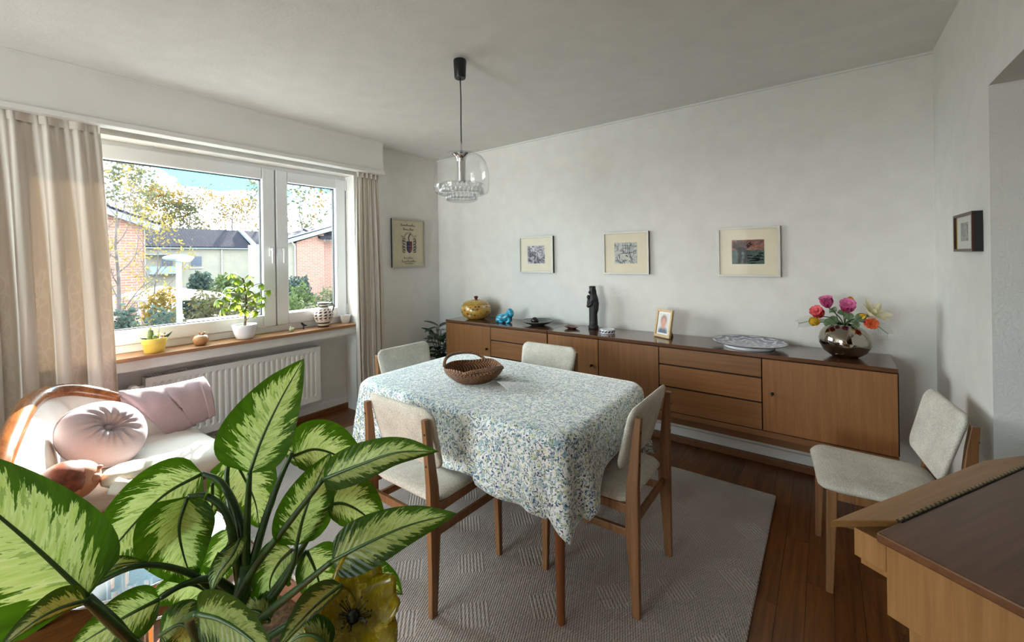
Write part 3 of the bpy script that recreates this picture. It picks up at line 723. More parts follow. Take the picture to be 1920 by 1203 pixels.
# ------------------------------------------------------------------ pictures (built upright in local XZ, facing local -Y)
def print_mat(name, stops, scale=22, seed=0, aniso=(1, 1, 1.0), dist=1.5):
    t = NT(name); v = t.coord('Object', aniso, loc=(seed, 0, 0)); n = t.noise(v, scale, 6, .7, dist)
    return t.done(t.bsdf(t.ramp(n, stops), .8))
def strokes(lines, y, th):
    m = MB()
    for ln in lines:
        pts = spline(ln, 5) if len(ln) > 2 else [Vector(p) for p in ln]
        for i in range(len(pts)-1):
            a, b = pts[i], pts[i+1]; d = (b-a)
            if d.length < 1e-6: continue
            nrm = Vector((-d.y, d.x)).normalized()*th*(.7+.6*((i*7) % 3)/2)
            m.quad((a.x-nrm.x, y, a.y-nrm.y), (b.x-nrm.x, y, b.y-nrm.y), (b.x+nrm.x, y, b.y+nrm.y), (a.x+nrm.x, y, a.y+nrm.y))
    return m
def picture(label, loc_, rz, w_, h_, fwid, depth, fm, em, inner, imgs):
    p = thing('framed_picture', label, 'picture', loc_, rz, 'framed pictures on the walls')
    W, H = w_/2, h_/2
    m = MB().box(-W, W, -depth, -depth+.006, H-fwid, H).box(-W, W, -depth, -depth+.006, -H, -H+fwid).box(-W, -W+fwid, -depth, -depth+.006, -H+fwid, H-fwid).box(W-fwid, W, -depth, -depth+.006, -H+fwid, H-fwid)
    obj('frame', m, fm, p)
    obj('frame_edge', MB().box(-W+.0005, -W+.004, -depth+.006, 0, -H, H).box(W-.004, W-.0005, -depth+.006, 0, -H, H).box(-W+.004, W-.004, -depth+.006, 0, H-.004, H-.0005).box(-W+.004, W-.004, -depth+.006, 0, -H+.0005, -H+.004), em, p)
    obj('mat_board', MB().box(-W+.004, W-.004, -depth+.010, -.002, -H+.004, H-.004), inner, p)
    for nm, mb, mt in imgs(-depth+.0095): obj(nm, mb, mt, p)
    obj('glass', MB().box(-W+fwid*.6, W-fwid*.6, -depth+.0065, -depth+.0075, -H+fwid*.6, H-fwid*.6), 'pglass', p)
    return p
rnd = random.Random(5)
M['ink'] = plain('ink', (26, 23, 28), .95, spec=.05); M['ink2'] = plain('sepia_ink', (70, 56, 48), .8)
M['pr1'] = print_mat('etching_garden', [(.30, (40, 38, 46)), (.46, (120, 116, 124)), (.56, (206, 196, 206)), (.70, (188, 180, 150))], 30, 1)
M['pr2'] = print_mat('etching_ship', [(.30, (72, 78, 84)), (.45, (168, 172, 170)), (.60, (204, 204, 196)), (.74, (150, 92, 84))], 20, 4)
M['pr3a'] = print_mat('etching_sky', [(.30, (72, 56, 52)), (.50, (132, 92, 80)), (.68, (168, 126, 108))], 18, 2, (1, 1, 2))
M['pr3b'] = print_mat('etching_field', [(.32, (36, 46, 44)), (.5, (70, 92, 88)), (.68, (104, 116, 96))], 34, 3, (1, 1, 2.4))
def img1(y):
    a = MB().box(-.094, .094, y-.001, y, -.083, .083); L_ = []
    for k in range(9):
        x = -.09+k*.013; L_.append([(x, -.08), (x+rnd.uniform(-.006, .006), 0), (x+rnd.uniform(-.01, .01), rnd.uniform(.02, .08))])
    for k in range(22):
        x, z = rnd.uniform(-.085, .085), rnd.uniform(-.078, -.005); L_.append([(x, z), (x+.012, z+.012), (x+.022, z-.004)])
    return [('print', a, 'pr1'), ('print_lines', strokes(L_, y-.0015, .0016), 'ink')]
def img2(y):
    a = MB().box(-.094, .094, y-.001, y, -.084, .084)
    L_ = [[(-.05, -.005), (.0, -.002), (.07, .004)], [(-.05, -.005), (-.052, -.05)], [(.055, .08), (.03, .04), (.04, -.02), (.055, -.07)]]
    for x in (-.02, .0, .018): L_ += [[(x, -.004), (x-.002, .08)], [(x-.012, .06), (x+.012, .062)], [(x-.012, .038), (x+.012, .04)]]
    L_.append([(.075+.010*math.cos(t), .005+.010*math.sin(t)) for t in [k*PI/4 for k in range(9)]])
    for k in range(14): x, z = rnd.uniform(-.09, .06), rnd.uniform(-.08, -.01); L_.append([(x, z), (x+.01, z+rnd.uniform(-.02, .02)), (x+.02, z-.012)])
    return [('print', a, 'pr2'), ('print_lines', strokes(L_, y-.0015, .0018), 'ink')]
def img3(y):
    L_ = []
    for x0 in (-.055, -.02): L_ += [[(x0, -.082), (x0+.01, -.03), (x0+.004, .02)]]*1
    for k in range(12):
        a = math.radians(20+k*13); L_.append([(-.04, .0), (-.04+.045*math.cos(a), .02+.035*math.sin(a)), (-.04+.09*math.cos(a)*rnd.uniform(.6, 1), .02+.062*math.sin(a))])
    for k in range(20): x, z = rnd.uniform(-.09, .09), rnd.uniform(-.08, -.01); x = min(x, .064); L_.append([(x, z), (x+.02, z+.003), (x+.03, z)])
    L_ = [[(max(-.092, min(.092, q[0])), max(-.08, min(.078, q[1]))) for q in ln] for ln in L_]
    return [('print', MB().box(-.097, .097, y-.001, y, .012, .083), 'pr3a'), ('print', MB().box(-.097, .097, y-.001, y, -.083, .012), 'pr3b'), ('trunk_lines', strokes(L_[:2], y-.0016, .011), 'ink'), ('print_lines', strokes(L_[2:], y-.0015, .0032), 'ink')]
ti = lambda o, a: setattr(o, 'rotation_euler', (o.rotation_euler[0], math.radians(a), o.rotation_euler[2]))
p1 = picture('square silver framed etching of a garden above the blue lion figurine', (-2.155, YB-.001, 1.428), 0, .375, .338, .011, .028, 'alu', 'frameblack', 'passe', img1)
p2 = picture('silver framed etching of a sailing ship above the black statue', (-1.286, YB-.001, 1.427), 0, .378, .340, .011, .028, 'alu', 'frameblack', 'passe', img2)
p3 = picture('silver framed etching of a gnarled tree above the blue white plate', (-.42, YB-.001, 1.418), 0, .376, .338, .013, .026, 'alu', 'alu', 'passe', img3)
M['deed'] = plain('deed_paper', (202, 194, 166), .85, 0, .03, 6)
M['cblue'] = plain('crest_blue', (52, 54, 88), .8); M['cred'] = plain('crest_red', (120, 52, 50), .8); M['cgrey'] = plain('crest_grey', (150, 140, 148), .8); M['cbrown'] = plain('crest_brown', (78, 60, 44), .8)
def imgc(y):
    def scrawl(cx, cz, wid, hh, n, seed):
        r_ = random.Random(seed); L_ = []
        for k in range(n):
            x = cx-wid/2+wid*k/(n-1); hgt = hh*(1.7 if k % 5 == 0 else r_.uniform(.6, 1))
            L_.append([(x, cz-hh*.5), (x+wid/n*.25, cz-hh*.5+hgt), (x+wid/n*.7, cz-hh*.4)])
        return L_
    top = scrawl(-.01, .185, .17, .018, 13, 1)+scrawl(-.01, .142, .12, .020, 8, 2)
    bot = scrawl(-.01, -.155, .11, .014, 9, 3)+scrawl(-.005, -.190, .17, .015, 13, 4)+scrawl(.0, -.213, .10, .009, 9, 5)
    rib = [[(-.10, .080), (-.06, .072), (-.035, .105), (0, .112), (.03, .105), (.055, .078), (.10, .085)], [(-.10, .070), (-.06, .060), (-.035, .092), (0, .100), (.03, .092), (.055, .066), (.10, .074)]]
    sh = [(-.030, .02), (.042, .02), (.042, -.06), (.030, -.088), (.006, -.105), (-.018, -.088), (-.030, -.06)]
    shm = MB().prism([(x, z) for x, z in sh], 0, .0008).xf(lambda v: Vector((v.x, y-v.z, v.y)))
    half = MB().prism([(.006, .012), (.036, .012), (.036, -.06), (.026, -.082), (.006, -.096)], .0008, .0012).xf(lambda v: Vector((v.x, y-v.z, v.y)))
    mant = []
    for s in (-1, 1):
        for k in range(5):
            z = .04-k*.030; mant.append([(.006+s*.045, z), (.006+s*(.075+.012*(k % 2)), z+.012), (.006+s*.082, z-.012), (.006+s*.055, z-.016)])
    plume = [[(.006, .02), (-.004, .05), (.004, .075), (.020, .098)]]
    barr = [[(-.02, -.03), (.035, -.03)], [(.0, -.045), (.0, -.09)], [(.022, -.05), (.02, -.085)]]
    return [('lettering', strokes(top+bot, y-.0008, .0017), 'ink2'), ('ribbon', strokes(rib, y-.0008, .0016), 'ink2'), ('shield', shm, 'cblue'), ('shield_half', half, 'cred'), ('mantling', strokes(mant, y-.0009, .006), 'cgrey'), ('mantling_lines', strokes(mant, y-.0012, .0022), 'cbrown'), ('crest_plume', strokes(plume, y-.001, .006), 'cbrown'), ('shield_lines', strokes(barr, y-.0016, .0028), 'cgrey')]
picture('framed coat of arms deed with shield and ribbon beside the curtain', (XL+.001, 2.815, 1.570), math.radians(90), .425, .50, .012, .026, 'alu', 'frameblack', 'deed', imgc)
M['pale'] = plain('pale_print_paper', (206, 204, 196), .8); M['pr5'] = print_mat('small_landscape', [(.35, (96, 96, 96)), (.55, (160, 160, 156)), (.7, (196, 194, 188))], 60, 5)
M['gold'] = plain('gold_slip', (190, 150, 70), .35, .8)
def imgr(y): return [('print', MB().box(-.062, .045, y-.001, y, -.035, .042), 'pr5'), ('gold_slip', MB().box(-.136, -.131, y-.002, y, -.068, .068), 'gold')]
picture('small dark wood framed landscape print above the lone chair', (XR-.001, 2.515, 1.478), math.radians(-90), .292, .158, .011, .030, 'darkw', 'frameblack', 'pale', imgr)

# ------------------------------------------------------------------ pendant lamp
lx, ly = -1.596, 1.664
la = thing('pendant_lamp', 'clear glass dome pendant lamp hanging on a black cord', 'lamp', (lx, ly, 1.715))
Z = lambda z: z-1.715
obj('ceiling_hook', MB().lathe([(.010, Z(2.495)), (.010, Z(2.509)), (0, Z(2.509))], 12), 'white', la)
obj('canopy', MB().lathe([(0, Z(2.395)), (.029, Z(2.395)), (.031, Z(2.40)), (.036, Z(2.49)), (.034, Z(2.496)), (0, Z(2.496))], 24), 'black', la, smooth='auto')
obj('cord', MB().tube(spline([(0, 0, Z(2.396)), (.004, 0, Z(2.28)), (.002, 0, Z(2.15)), (.002, 0, Z(2.03))], 8), .0032, 8), 'black', la, smooth=True)
obj('ferrule', MB().lathe([(.004, Z(2.045)), (.0075, Z(2.00)), (.010, Z(1.985)), (.05, Z(1.982)), (.052, Z(1.978)), (0, Z(1.978))], 20), 'chrome', la, smooth='auto')
obj('lamp_holder', MB().lathe([(.050, Z(1.978)), (.036, Z(1.968)), (.026, Z(1.950)), (.024, Z(1.93)), (.024, Z(1.825)), (.020, Z(1.820)), (0, Z(1.820))], 24), 'chrome', la, smooth='auto')
dome = [(.010, 1.985), (.05, 1.984), (.085, 1.977), (.115, 1.960), (.137, 1.930), (.148, 1.890), (.152, 1.840), (.152, 1.80), (.150, 1.775), (.143, 1.763), (.128, 1.757), (.118, 1.757)]
obj('glass_dome', MB().lathe([(r, Z(z)) for r, z in dome], 48, cap=False), 'lampglass', la, smooth=True)
for nr, rr, z0, z1, rw in ((30, .112, 1.757, 1.815, .0105), (24, .078, 1.722, 1.757, .0095)):
    rod = None
    for k in range(nr):
        a = 2*PI*k/nr
        if rod is None:
            pr = [(rw*.3, Z(z0)), (rw*.8, Z(z0)+.004), (rw, Z(z0)+.012), (rw, Z(z1)-.010), (rw*.75, Z(z1)-.002), (0, Z(z1))]
            rod = MB().lathe(pr, 10).mesh('glass_rod', M['rodglass'], True)
        o = obj('glass_rod', rod, None, la, loc=(rr*math.cos(a), rr*math.sin(a), 0))
obj('glass_ring', MB().tube([(.120*math.cos(2*PI*k/48), .120*math.sin(2*PI*k/48), Z(1.757)) for k in range(49)], .0045, 8), 'rodglass', la, smooth=True)
obj('glass_base', MB().lathe([(.085, Z(1.722)), (.070, Z(1.716)), (0, Z(1.716))], 36, cap=False), 'rodglass', la, smooth=True)

# ------------------------------------------------------------------ things on the sideboards
def jar_mat():
    t = NT('painted_lacquer'); v = t.coord(); vo = t.new('TexVoronoi'); t.link(v, vo.inputs['Vector']); vo.inputs['Scale'].default_value = 38
    s = t.new('SeparateColor'); t.link(vo.outputs['Color'], s.inputs[0]); c = t.ramp(s.outputs[0], [(0, (206, 190, 176)), (.3, (66, 60, 34)), (.5, (140, 52, 40)), (.7, (120, 122, 56)), (.88, (216, 206, 190))], True)
    f = t.math('MULTIPLY', t.math('LESS_THAN', vo.outputs[0], .40), t.math('GREATER_THAN', s.outputs[1], .35))
    sp = t.new('SeparateXYZ'); t.link(v, sp.inputs[0]); bnd = t.math('MULTIPLY', t.math('GREATER_THAN', sp.outputs[2], .035), t.math('LESS_THAN', sp.outputs[2], .128))
    st = t.math('GREATER_THAN', t.math('ABSOLUTE', t.math('SUBTRACT', sp.outputs[2], .082)), .004)
    f = t.math('MULTIPLY', t.math('MULTIPLY', f, bnd), st)
    base = t.ramp(t.noise(v, 30, 3), [(.3, (168, 128, 48)), (.7, (196, 158, 76))])
    return t.done(t.bsdf(t.mix(f, base, c), .25, coat=.5))
M['jar'] = jar_mat(); M['knob'] = plain('knob_plum', (84, 30, 40), .25)
j = thing('lidded_jar', 'round yellow painted lidded jar with a dark red knob on the sideboard', 'jar', (-2.735, 3.03, ST)); j.scale = (1.2, 1.2, 1.08)
obj('body', MB().lathe([(0, 0), (.055, 0), (.070, .004), (.105, .030), (.122, .060), (.126, .085), (.120, .115), (.104, .140)], 40), 'jar', j, smooth=True)
obj('lid', MB().lathe([(.106, .1405), (.098, .150), (.070, .166), (.03, .176), (0, .178)], 40, cap=False), 'jar', j, smooth=True)
obj('lid_knob', MB().lathe([(.010, .176), (.011, .186), (.017, .194), (.017, .202), (.010, .207), (0, .208)], 18), 'knob', j, smooth=True)
# blue lion figurine
M['turq'] = plain('turquoise_glaze', (38, 138, 170), .2, 0, .45, 22, .3, 60, coat=.6)
li = thing('lion_figurine', 'turquoise glazed ceramic lion figurine lying beside the painted jar', 'figurine', (-2.345, 2.985, ST), math.radians(15))
bd = MB().loft([[(x, r*math.cos(a)*.9, zc+r*math.sin(a)) for a in [2*PI*k/14 for k in range(14)]] for x, zc, r in ((-.085, .032, .012), (-.075, .035, .028), (-.045, .040, .038), (0, .046, .038), (.035, .062, .036), (.055, .085, .026), (.06, .105, .012))])
obj('body', bd, 'turq', li, smooth=True)
obj('head', MB().ball((.056, -.004, .104), (.026, .026, .028), 14, 10).ball((.036, -.010, .098), (.014, .014, .013), 12, 8).ball((.050, .016, .124), (.008, .006, .009), 8, 6).ball((.050, -.018, .124), (.008, .006, .009), 8, 6), 'turq', li, smooth=True)
obj('mane', MB().ball((.064, 0, .086), (.024, .034, .036), 14, 10), 'turq', li, smooth=True)
for s in (-1, 1): obj('paw', MB().tube([(.050, s*.022, .050), (.052, s*.024, .018), (.036, s*.025, .009), (.022, s*.025, .008)], [.014, .012, .010, .007], 10), 'turq', li, smooth=True)
for s in (-1, 1): obj('haunch', MB().ball((-.050, s*.022, .028), (.032, .018, .027), 12, 8).ball((-.022, s*.034, .010), (.022, .009, .010), 10, 6), 'turq', li, smooth=True)
obj('tail', MB().tube(spline([(-.082, 0, .03), (-.095, .02, .015), (-.07, .042, .010), (-.04, .046, .010)], 5), .007, 8), 'turq', li, smooth=True)
# dark bowl with ball
M['bowl'] = plain('dark_green_glaze', (44, 52, 50), .25, 0, .2, 12, coat=.4); M['ball'] = plain('polished_dark_stone', (34, 28, 32), .12)
b = thing('shallow_bowl', 'wide shallow dark green bowl on the sideboard', 'bowl', (-2.015, 3.03, ST))
obj('bowl', MB().lathe([(0, 0), (.055, 0), (.060, .004), (.105, .018), (.136, .036), (.139, .040), (.135, .041), (.10, .024), (.06, .012), (0, .009)], 44), 'bowl', b, smooth=True)
obj('rim', MB().tube([(.1375*math.cos(2*PI*k/44), .1375*math.sin(2*PI*k/44), .0395) for k in range(45)], .003, 6), plain('bowl_rim', (96, 96, 84), .35), b, smooth=True)
o = obj('stone_egg', MB().ball((0, 0, .032), (.034, .034, .030), 18, 12), 'ball', smooth=True, loc=(-2.03, 3.01, ST+.0105)); o.location.z = ST+.009; tag(o, 'dark polished stone ball lying in the shallow bowl', 'stone')
M['dish'] = plain('brown_dish', (84, 52, 44), .2, 0, .4, 25, coat=.5)
d = thing('small_dish', 'small brown patterned oval dish beside the seam of the sideboards', 'dish', (-1.675, 3.03, ST), .2)
obj('dish', MB().lathe([(0, 0), (.025, 0), (.035, .004), (.058, .018), (.062, .021), (.058, .0205), (.035, .009), (0, .006)], 30, f=lambda p, a: (p[0]*1.1, p[1]*.9, p[2]+.003*math.cos(3*a)*(p[0]**2+p[1]**2)/.0036)), 'dish', d, smooth=True)
# statue: standing woman with child
st = thing('madonna_statue', 'tall black carved statue of a robed woman holding a child', 'statue', (-1.521, 3.112, ST), math.radians(-38))
secs = [(0, .046, .040, 0, 0), (.026, .046, .040, 0, 0), (.028, .040, .034, 0, 0), (.06, .038, .032, 0, 0), (.12, .037, .032, 0, 0), (.17, .038, .034, .002, 0), (.205, .041, .034, .003, 0), (.235, .040, .032, .004, 0), (.258, .030, .026, .002, 0), (.272, .022, .022, -.001, -.002), (.285, .024, .025, -.004, -.003), (.305, .024, .027, -.006, -.003), (.318, .023, .025, -.008, -.002), (.330, .026, .026, -.009, 0), (.348, .027, .027, -.010, 0), (.350, .020, .020, -.010, 0)]
def fold_(a, z): return 1+(.05*math.sin(a*7+z*20)+.03*math.sin(a*13))*(1 if .03 < z < .22 else 0)
obj('figure', MB().loft([[(ox+rx_*fold_(a, z)*math.cos(a), oy+ry_*fold_(a, z)*math.sin(a), z) for a in [2*PI*k/28 for k in range(28)]] for z, rx_, ry_, ox, oy in secs]), 'blackcl', st, smooth=True)
obj('veil', MB().loft([[(ox+r*math.cos(a), .010+r*.8*math.sin(a), z) for a in [2*PI*k/20 for k in range(20)]] for z, r, ox in ((.12, .022, .010), (.16, .034, .012), (.21, .040, .010), (.25, .035, .006), (.285, .026, -.002), (.325, .022, -.007))]), 'blackcl', st, smooth=True)
obj('child', MB().loft([[(-.028+r*math.cos(a), -.022+r*math.sin(a), z) for a in [2*PI*k/14 for k in range(14)]] for z, r in ((.175, .006), (.19, .018), (.215, .020), (.238, .016), (.245, .011))]).ball((-.034, -.024, .258), (.016, .016, .018), 14, 10), 'blackcl', st, smooth=True)
obj('arm', MB().tube([(.030, -.010, .235), (.026, -.036, .200), (-.004, -.044, .186), (-.030, -.036, .190)], [.014, .014, .012, .009], 10).ball((.002, -.032, .300), (.009, .010, .012), 10, 8), 'blackcl', st, smooth=True)
# small porcelain box
M['porc'] = plain('white_porcelain', (226, 226, 228), .18, coat=.4); M['blue'] = plain('cobalt_blue', (52, 62, 110), .25)
tn = thing('porcelain_box', 'low round white porcelain box with blue motifs beside the black statue', 'box', (-1.345, 2.99, ST))
obj('box', MB().lathe([(0, 0), (.052, 0), (.056, .004), (.056, .030), (.052, .034), (.050, .030), (0, .028)], 32), 'porc', tn, smooth='auto')
for k in range(14):
    a = 2*PI*k/14
    obj('motif', MB().ball((0, 0, 0), (.009, .0012, .006), 8, 5).ball((.006, 0, .006), (.004, .0012, .004), 6, 4).ball((-.006, 0, -.004), (.005, .0012, .004), 6, 4).xf(lambda v: Vector((math.cos(a)*(.0565+v.y)-math.sin(a)*v.x, math.sin(a)*(.0565+v.y)+math.cos(a)*v.x, .017+v.z))), 'blue', tn)
# photo frame
def face_mat():
    t = NT('blurred_portrait'); v = t.coord('UV')
    def blob(cx, cy, sx, sy, soft):
        m_ = t.new('Mapping'); t.link(v, m_.inputs[0]); m_.inputs['Location'].default_value = (-cx/sx, -cy/sy, 0); m_.inputs['Scale'].default_value = (1/sx, 1/sy, 0)
        ln = t.new('VectorMath', operation='LENGTH'); t.link(m_.outputs[0], ln.inputs[0])
        mr = t.new('MapRange'); t.link(ln.outputs['Value'], mr.inputs[0]); mr.inputs[1].default_value = 1+soft; mr.inputs[2].default_value = 1-soft; return mr.outputs[0]
    c = t.mix(blob(.5, .0, .52, .30, .3), (214, 212, 208), (82, 92, 116))
    c = t.mix(blob(.5, .66, .30, .25, .3), c, (116, 100, 90)); c = t.mix(blob(.5, .52, .26, .30, .35), c, (206, 152, 132))
    return t.done(t.bsdf(c, .5))
M['face'] = face_mat(); M['birch'] = wood('birch', (186, 156, 108), (206, 178, 132), 2, .4)
pf = thing('photo_frame', 'small light wooden photo frame standing on the sideboard with a portrait', 'photo frame', (-.945, 3.035, ST), math.radians(-28))
tilt = lambda v: Vector((v.x, v.y*math.cos(.2)+v.z*math.sin(.2), v.z*math.cos(.2)-v.y*math.sin(.2)+.004))
m = MB().box(-.075, .075, -.010, .010, .0, .018).box(-.075, .075, -.010, .010, .182, .20).box(-.075, -.057, -.010, .010, .018, .182).box(.057, .075, -.010, .010, .018, .182)
obj('frame', m.xf(tilt), 'birch', pf, bevel=.003)
m = MB().add([(-.058, -.002, .017), (.058, -.002, .017), (.058, -.002, .183), (-.058, -.002, .183)], [(0, 1, 2, 3)]); obj('mat_board', m.xf(tilt), 'white', pf)
m = MB().add([(-.044, -.003, .030), (.044, -.003, .030), (.044, -.003, .170), (-.044, -.003, .170)], [(0, 1, 2, 3)]); m.uv = [(0, 0), (1, 0), (1, 1), (0, 1)]; obj('portrait', m.xf(tilt), 'face', pf)
obj('back_board', MB().box(-.07, .07, .004, .008, .004, .196).xf(tilt), 'darkw', pf)
obj('easel_strut', MB().beam((0, .040, .14), (0, .095, .001), .03, .004), 'birch', pf)
# big blue and white plate
def plate_mat():
    t = NT('blue_white_faience'); v = t.coord(); sp = t.new('SeparateXYZ'); t.link(v, sp.inputs[0])
    an = t.math('ARCTAN2', sp.outputs[1], sp.outputs[0]); ln = t.new('VectorMath', operation='LENGTH'); t.link(v, ln.inputs[0]); r_ = ln.outputs['Value']
    pet = t.math('ABSOLUTE', t.math('SINE', t.math('MULTIPLY', an, 5))); n = t.noise(v, 26, 3, .6, 1.2)
    k = t.math('ADD', t.math('MULTIPLY', t.math('SINE', t.math('ADD', t.math('MULTIPLY', r_, 120), t.math('MULTIPLY', pet, 3.5))), .22), n)
    c = t.ramp(k, [(.34, (40, 48, 100)), (.46, (92, 100, 146)), (.60, (172, 178, 196)), (.72, (214, 214, 214))])
    rim = t.math('GREATER_THAN', r_, .203)
    return t.done(t.bsdf(t.mix(rim, c, (26, 28, 46)), .2, coat=.5))
M['plate'] = plate_mat()
pt = thing('display_plate', 'large blue and white patterned plate lying on the sideboard', 'plate', (-.395, 3.02, ST)); pt.scale = (1.03, 1.03, 1)
obj('plate', MB().lathe([(0, .024), (.10, .024), (.13, .027), (.195, .036), (.206, .038), (.208, .035), (.195, .031), (.14, .020), (.135, .018)], 56, cap=False), 'plate', pt, smooth=True)
obj('foot', MB().lathe([(.132, 0), (.140, .002), (.142, .012), (.137, .020), (.10, .020)], 48, cap=False), 'porc', pt, smooth=True)
# silver vase and flowers
va = thing('silver_vase', 'round tilted smoky mirror glass vase standing on the sideboard', 'vase', (.085, 3.03, ST)); va.scale = (1.15, 1.15, 1.03)
vp = [(0, .0), (.045, .0), (.055, .004), (.085, .030), (.104, .070), (.106, .095), (.097, .130), (.078, .158), (.056, .176), (.050, .180), (.047, .178), (.054, .170), (.075, .15)]
obj('vase_body', MB().lathe(vp, 48, f=lambda p, a: (p[0]+.02*(p[2]/.18)*.0, p[1], p[2]+.06*p[0]*min(1, p[2]/.15)*-1), cap=False), 'silver', va, smooth=True)
VT = Vector((.085, 3.03, ST+.17))
M['stem'] = plain('flower_stem', (58, 84, 44), .5, 0, .2, 30); M['leafg'] = plain('flower_leaf', (72, 96, 54), .5, 0, .2, 20)
def petal_mat(n, a, b_):
    t = NT(n); return t.done(t.bsdf(t.ramp(t.noise(t.coord(), 40, 3), [(.3, a), (.7, b_)]), .6))
PM = {'pink': petal_mat('petal_pink', (206, 80, 140), (228, 132, 176)), 'mag': petal_mat('petal_magenta', (168, 28, 84), (220, 90, 140)), 'orange': petal_mat('petal_orange', (214, 70, 34), (234, 122, 60)), 'yellow': petal_mat('petal_yellow', (206, 160, 26), (232, 196, 60)), 'cream': petal_mat('petal_cream', (222, 212, 170), (238, 232, 204)), 'rose': petal_mat('petal_rose', (206, 54, 96), (230, 110, 90))}
def petal_mesh(l, wd, cup, curl):
    def f(u, v):
        x = (u-.5)*wd*math.sin(PI*(.12+.80*v))**.7; z = l*v
        y = cup*math.sin(v*PI*.8) - curl*v**3 - 2.2*(x/wd)**2*wd*.35
        return (x, y, z)
    return MB().grid(f, 5, 6)
def flower(label, cat, tip, up, petals, size, group='flowers in the silver vase'):
    tip = Vector(tip); e = thing(cat, label, 'flower', VT-Vector((0, 0, .10)), 0, group)
    base = e.location
    mid = VT*.45+tip*.55+Vector((0, 0, .015)); sp_ = spline([Vector((VT.x, VT.y, VT.z-.09)), VT+(tip-VT)*.12+Vector((0, 0, .01)), mid, tip], 6)
    obj('stem', MB().tube([p-base for p in sp_], .0028, 6), 'stem', e, smooth=True)
    q = Vector(up).to_track_quat('Z', 'Y')
    for ring_, (n, l, wd, cup, out, mt) in enumerate(petals):
        me = petal_mesh(l*size, wd*size, cup*size, 0).mesh('petal', PM[mt], True)
        for k in range(n):
            a = 2*PI*k/n+ring_*.5
            o = obj('petal', me, None, e); o.rotation_mode = 'QUATERNION'
            from mathutils import Quaternion
            o.rotation_quaternion = q @ Quaternion((0, 0, 1), a) @ Quaternion((1, 0, 0), -out)
            o.location = tip-base
    return e
F_ = 2.98
fp = lambda x, y, yy=3.0: at(x, y, 'y', yy)
peony = lambda a, b_: [(5, 1.0, .95, -.42, .75, a), (5, .9, .8, -.40, .42, a), (5, .75, .6, -.3, .15, b_)]
flower('pale pink peony bloom standing highest in the silver vase', 'peony', fp(1553, 576), (-.2, -.3, .9), peony('pink', 'pink'), .068)
flower('magenta peony bloom at the centre of the silver vase', 'peony', fp(1588, 583), (.05, -.65, .7), peony('pink', 'mag'), .076)
flower('orange and pink peony bloom low over the vase beside the yellow bud', 'peony', fp(1540, 592), (-.35, -.6, .5), peony('rose', 'orange'), .070)
flower('orange red tulip bloom hanging below the cream lily', 'tulip', fp(1623, 604), (.3, -.5, .0), peony('orange', 'rose'), .060)
flower('cream lily bloom with open petals in the silver vase', 'lily', fp(1630, 592), (.5, -.35, .6), [(6, 1.35, .62, .0, .95, 'cream'), (5, 1.0, .35, -.1, .5, 'cream')], .072)
bud = [(4, 1.0, .75, -.34, .12, 'yellow'), (4, .95, .7, -.30, .05, 'yellow')]
flower('plump yellow tulip bud below the orange and pink peony', 'tulip_bud', fp(1536, 604), (-.4, -.3, .1), bud, .056)
flower('small yellow tulip bud rising behind the magenta peony', 'tulip_bud', fp(1593, 566, 3.05), (.15, 0, 1), bud, .032)
flower('small yellow tulip bud between magenta peony and cream lily', 'tulip_bud', fp(1610, 596), (.5, -.2, .35), bud, .038)
M['fern'] = plain('pale_fern', (150, 158, 138), .6)
def fern(label, pts, wid, mt='fern', comb=True):
    e = thing('fern_frond' if comb else 'tulip_leaf', label, 'leaf', VT-Vector((0, 0, .1)), 0, 'greenery in the silver vase'); b0 = e.location
    P_ = spline([VT-Vector((0, 0, .09))]+pts, 10); obj('rib', MB().tube([p-b0 for p in P_], .0016 if comb else .002, 5), 'stem', e, smooth=True)
    m = MB(); n = len(P_)
    for i in range(12, n-1):
        t = (i-12)/(n-13); tg = (P_[min(n-1, i+1)]-P_[i-1]).normalized(); sd = tg.cross(Vector((0, -1, .25))).normalized(); w_ = wid*math.sin(PI*(.15+.8*(1-t)))**.8
        for s in (-1, 1):
            a = P_[i]-b0; c = a+sd*s*w_+tg*w_*.9
            if comb: m.quad(a, a+tg*.0036, c+tg*.0020, c)
            else:
                nx_ = P_[min(n-1, i+1)]-b0; m.quad(a, nx_, nx_+sd*s*wid*math.sin(PI*(.12+.8*(1-min(1, t+1/(n-13)))))**.8, a+sd*s*w_)
    obj('leaflets' if comb else 'blade', m, mt, e, kind='stuff' if comb else None)
fern('pale feathery fern frond beside the plump yellow bud', [fp(1555, 604), fp(1530, 600), fp(1497, 606)], .032)
fern('pale feathery fern frond drooping under the orange red tulip', [fp(1612, 600), fp(1640, 608), fp(1666, 626)], .032)
fern('pale feathery fern frond behind the cream lily', [fp(1610, 596, 3.06), fp(1630, 590, 3.06), fp(1652, 588, 3.06)], .026)
for i, (lbl, a, b_) in enumerate((('broad green tulip leaf under the pink peony', (1568, 590), (1558, 578)), ('broad green tulip leaf at the middle of the bouquet', (1582, 596), (1578, 580)), ('green tulip leaf bending towards the cream lily', (1600, 606), (1622, 590)), ('upright green tulip leaf beside the magenta peony stem', (1590, 604), (1592, 586)), ('short green tulip leaf at the vase neck below the yellow bud', (1596, 612), (1610, 604)), ('short green tulip leaf at the vase neck below the pale pink peony', (1572, 610), (1556, 594)), ('green tulip leaf bending under the orange and pink peony', (1562, 610), (1545, 602)))):
    fern(lbl, [fp(*a, 2.985), fp(*b_, 2.985)], .024, 'leafg', False)

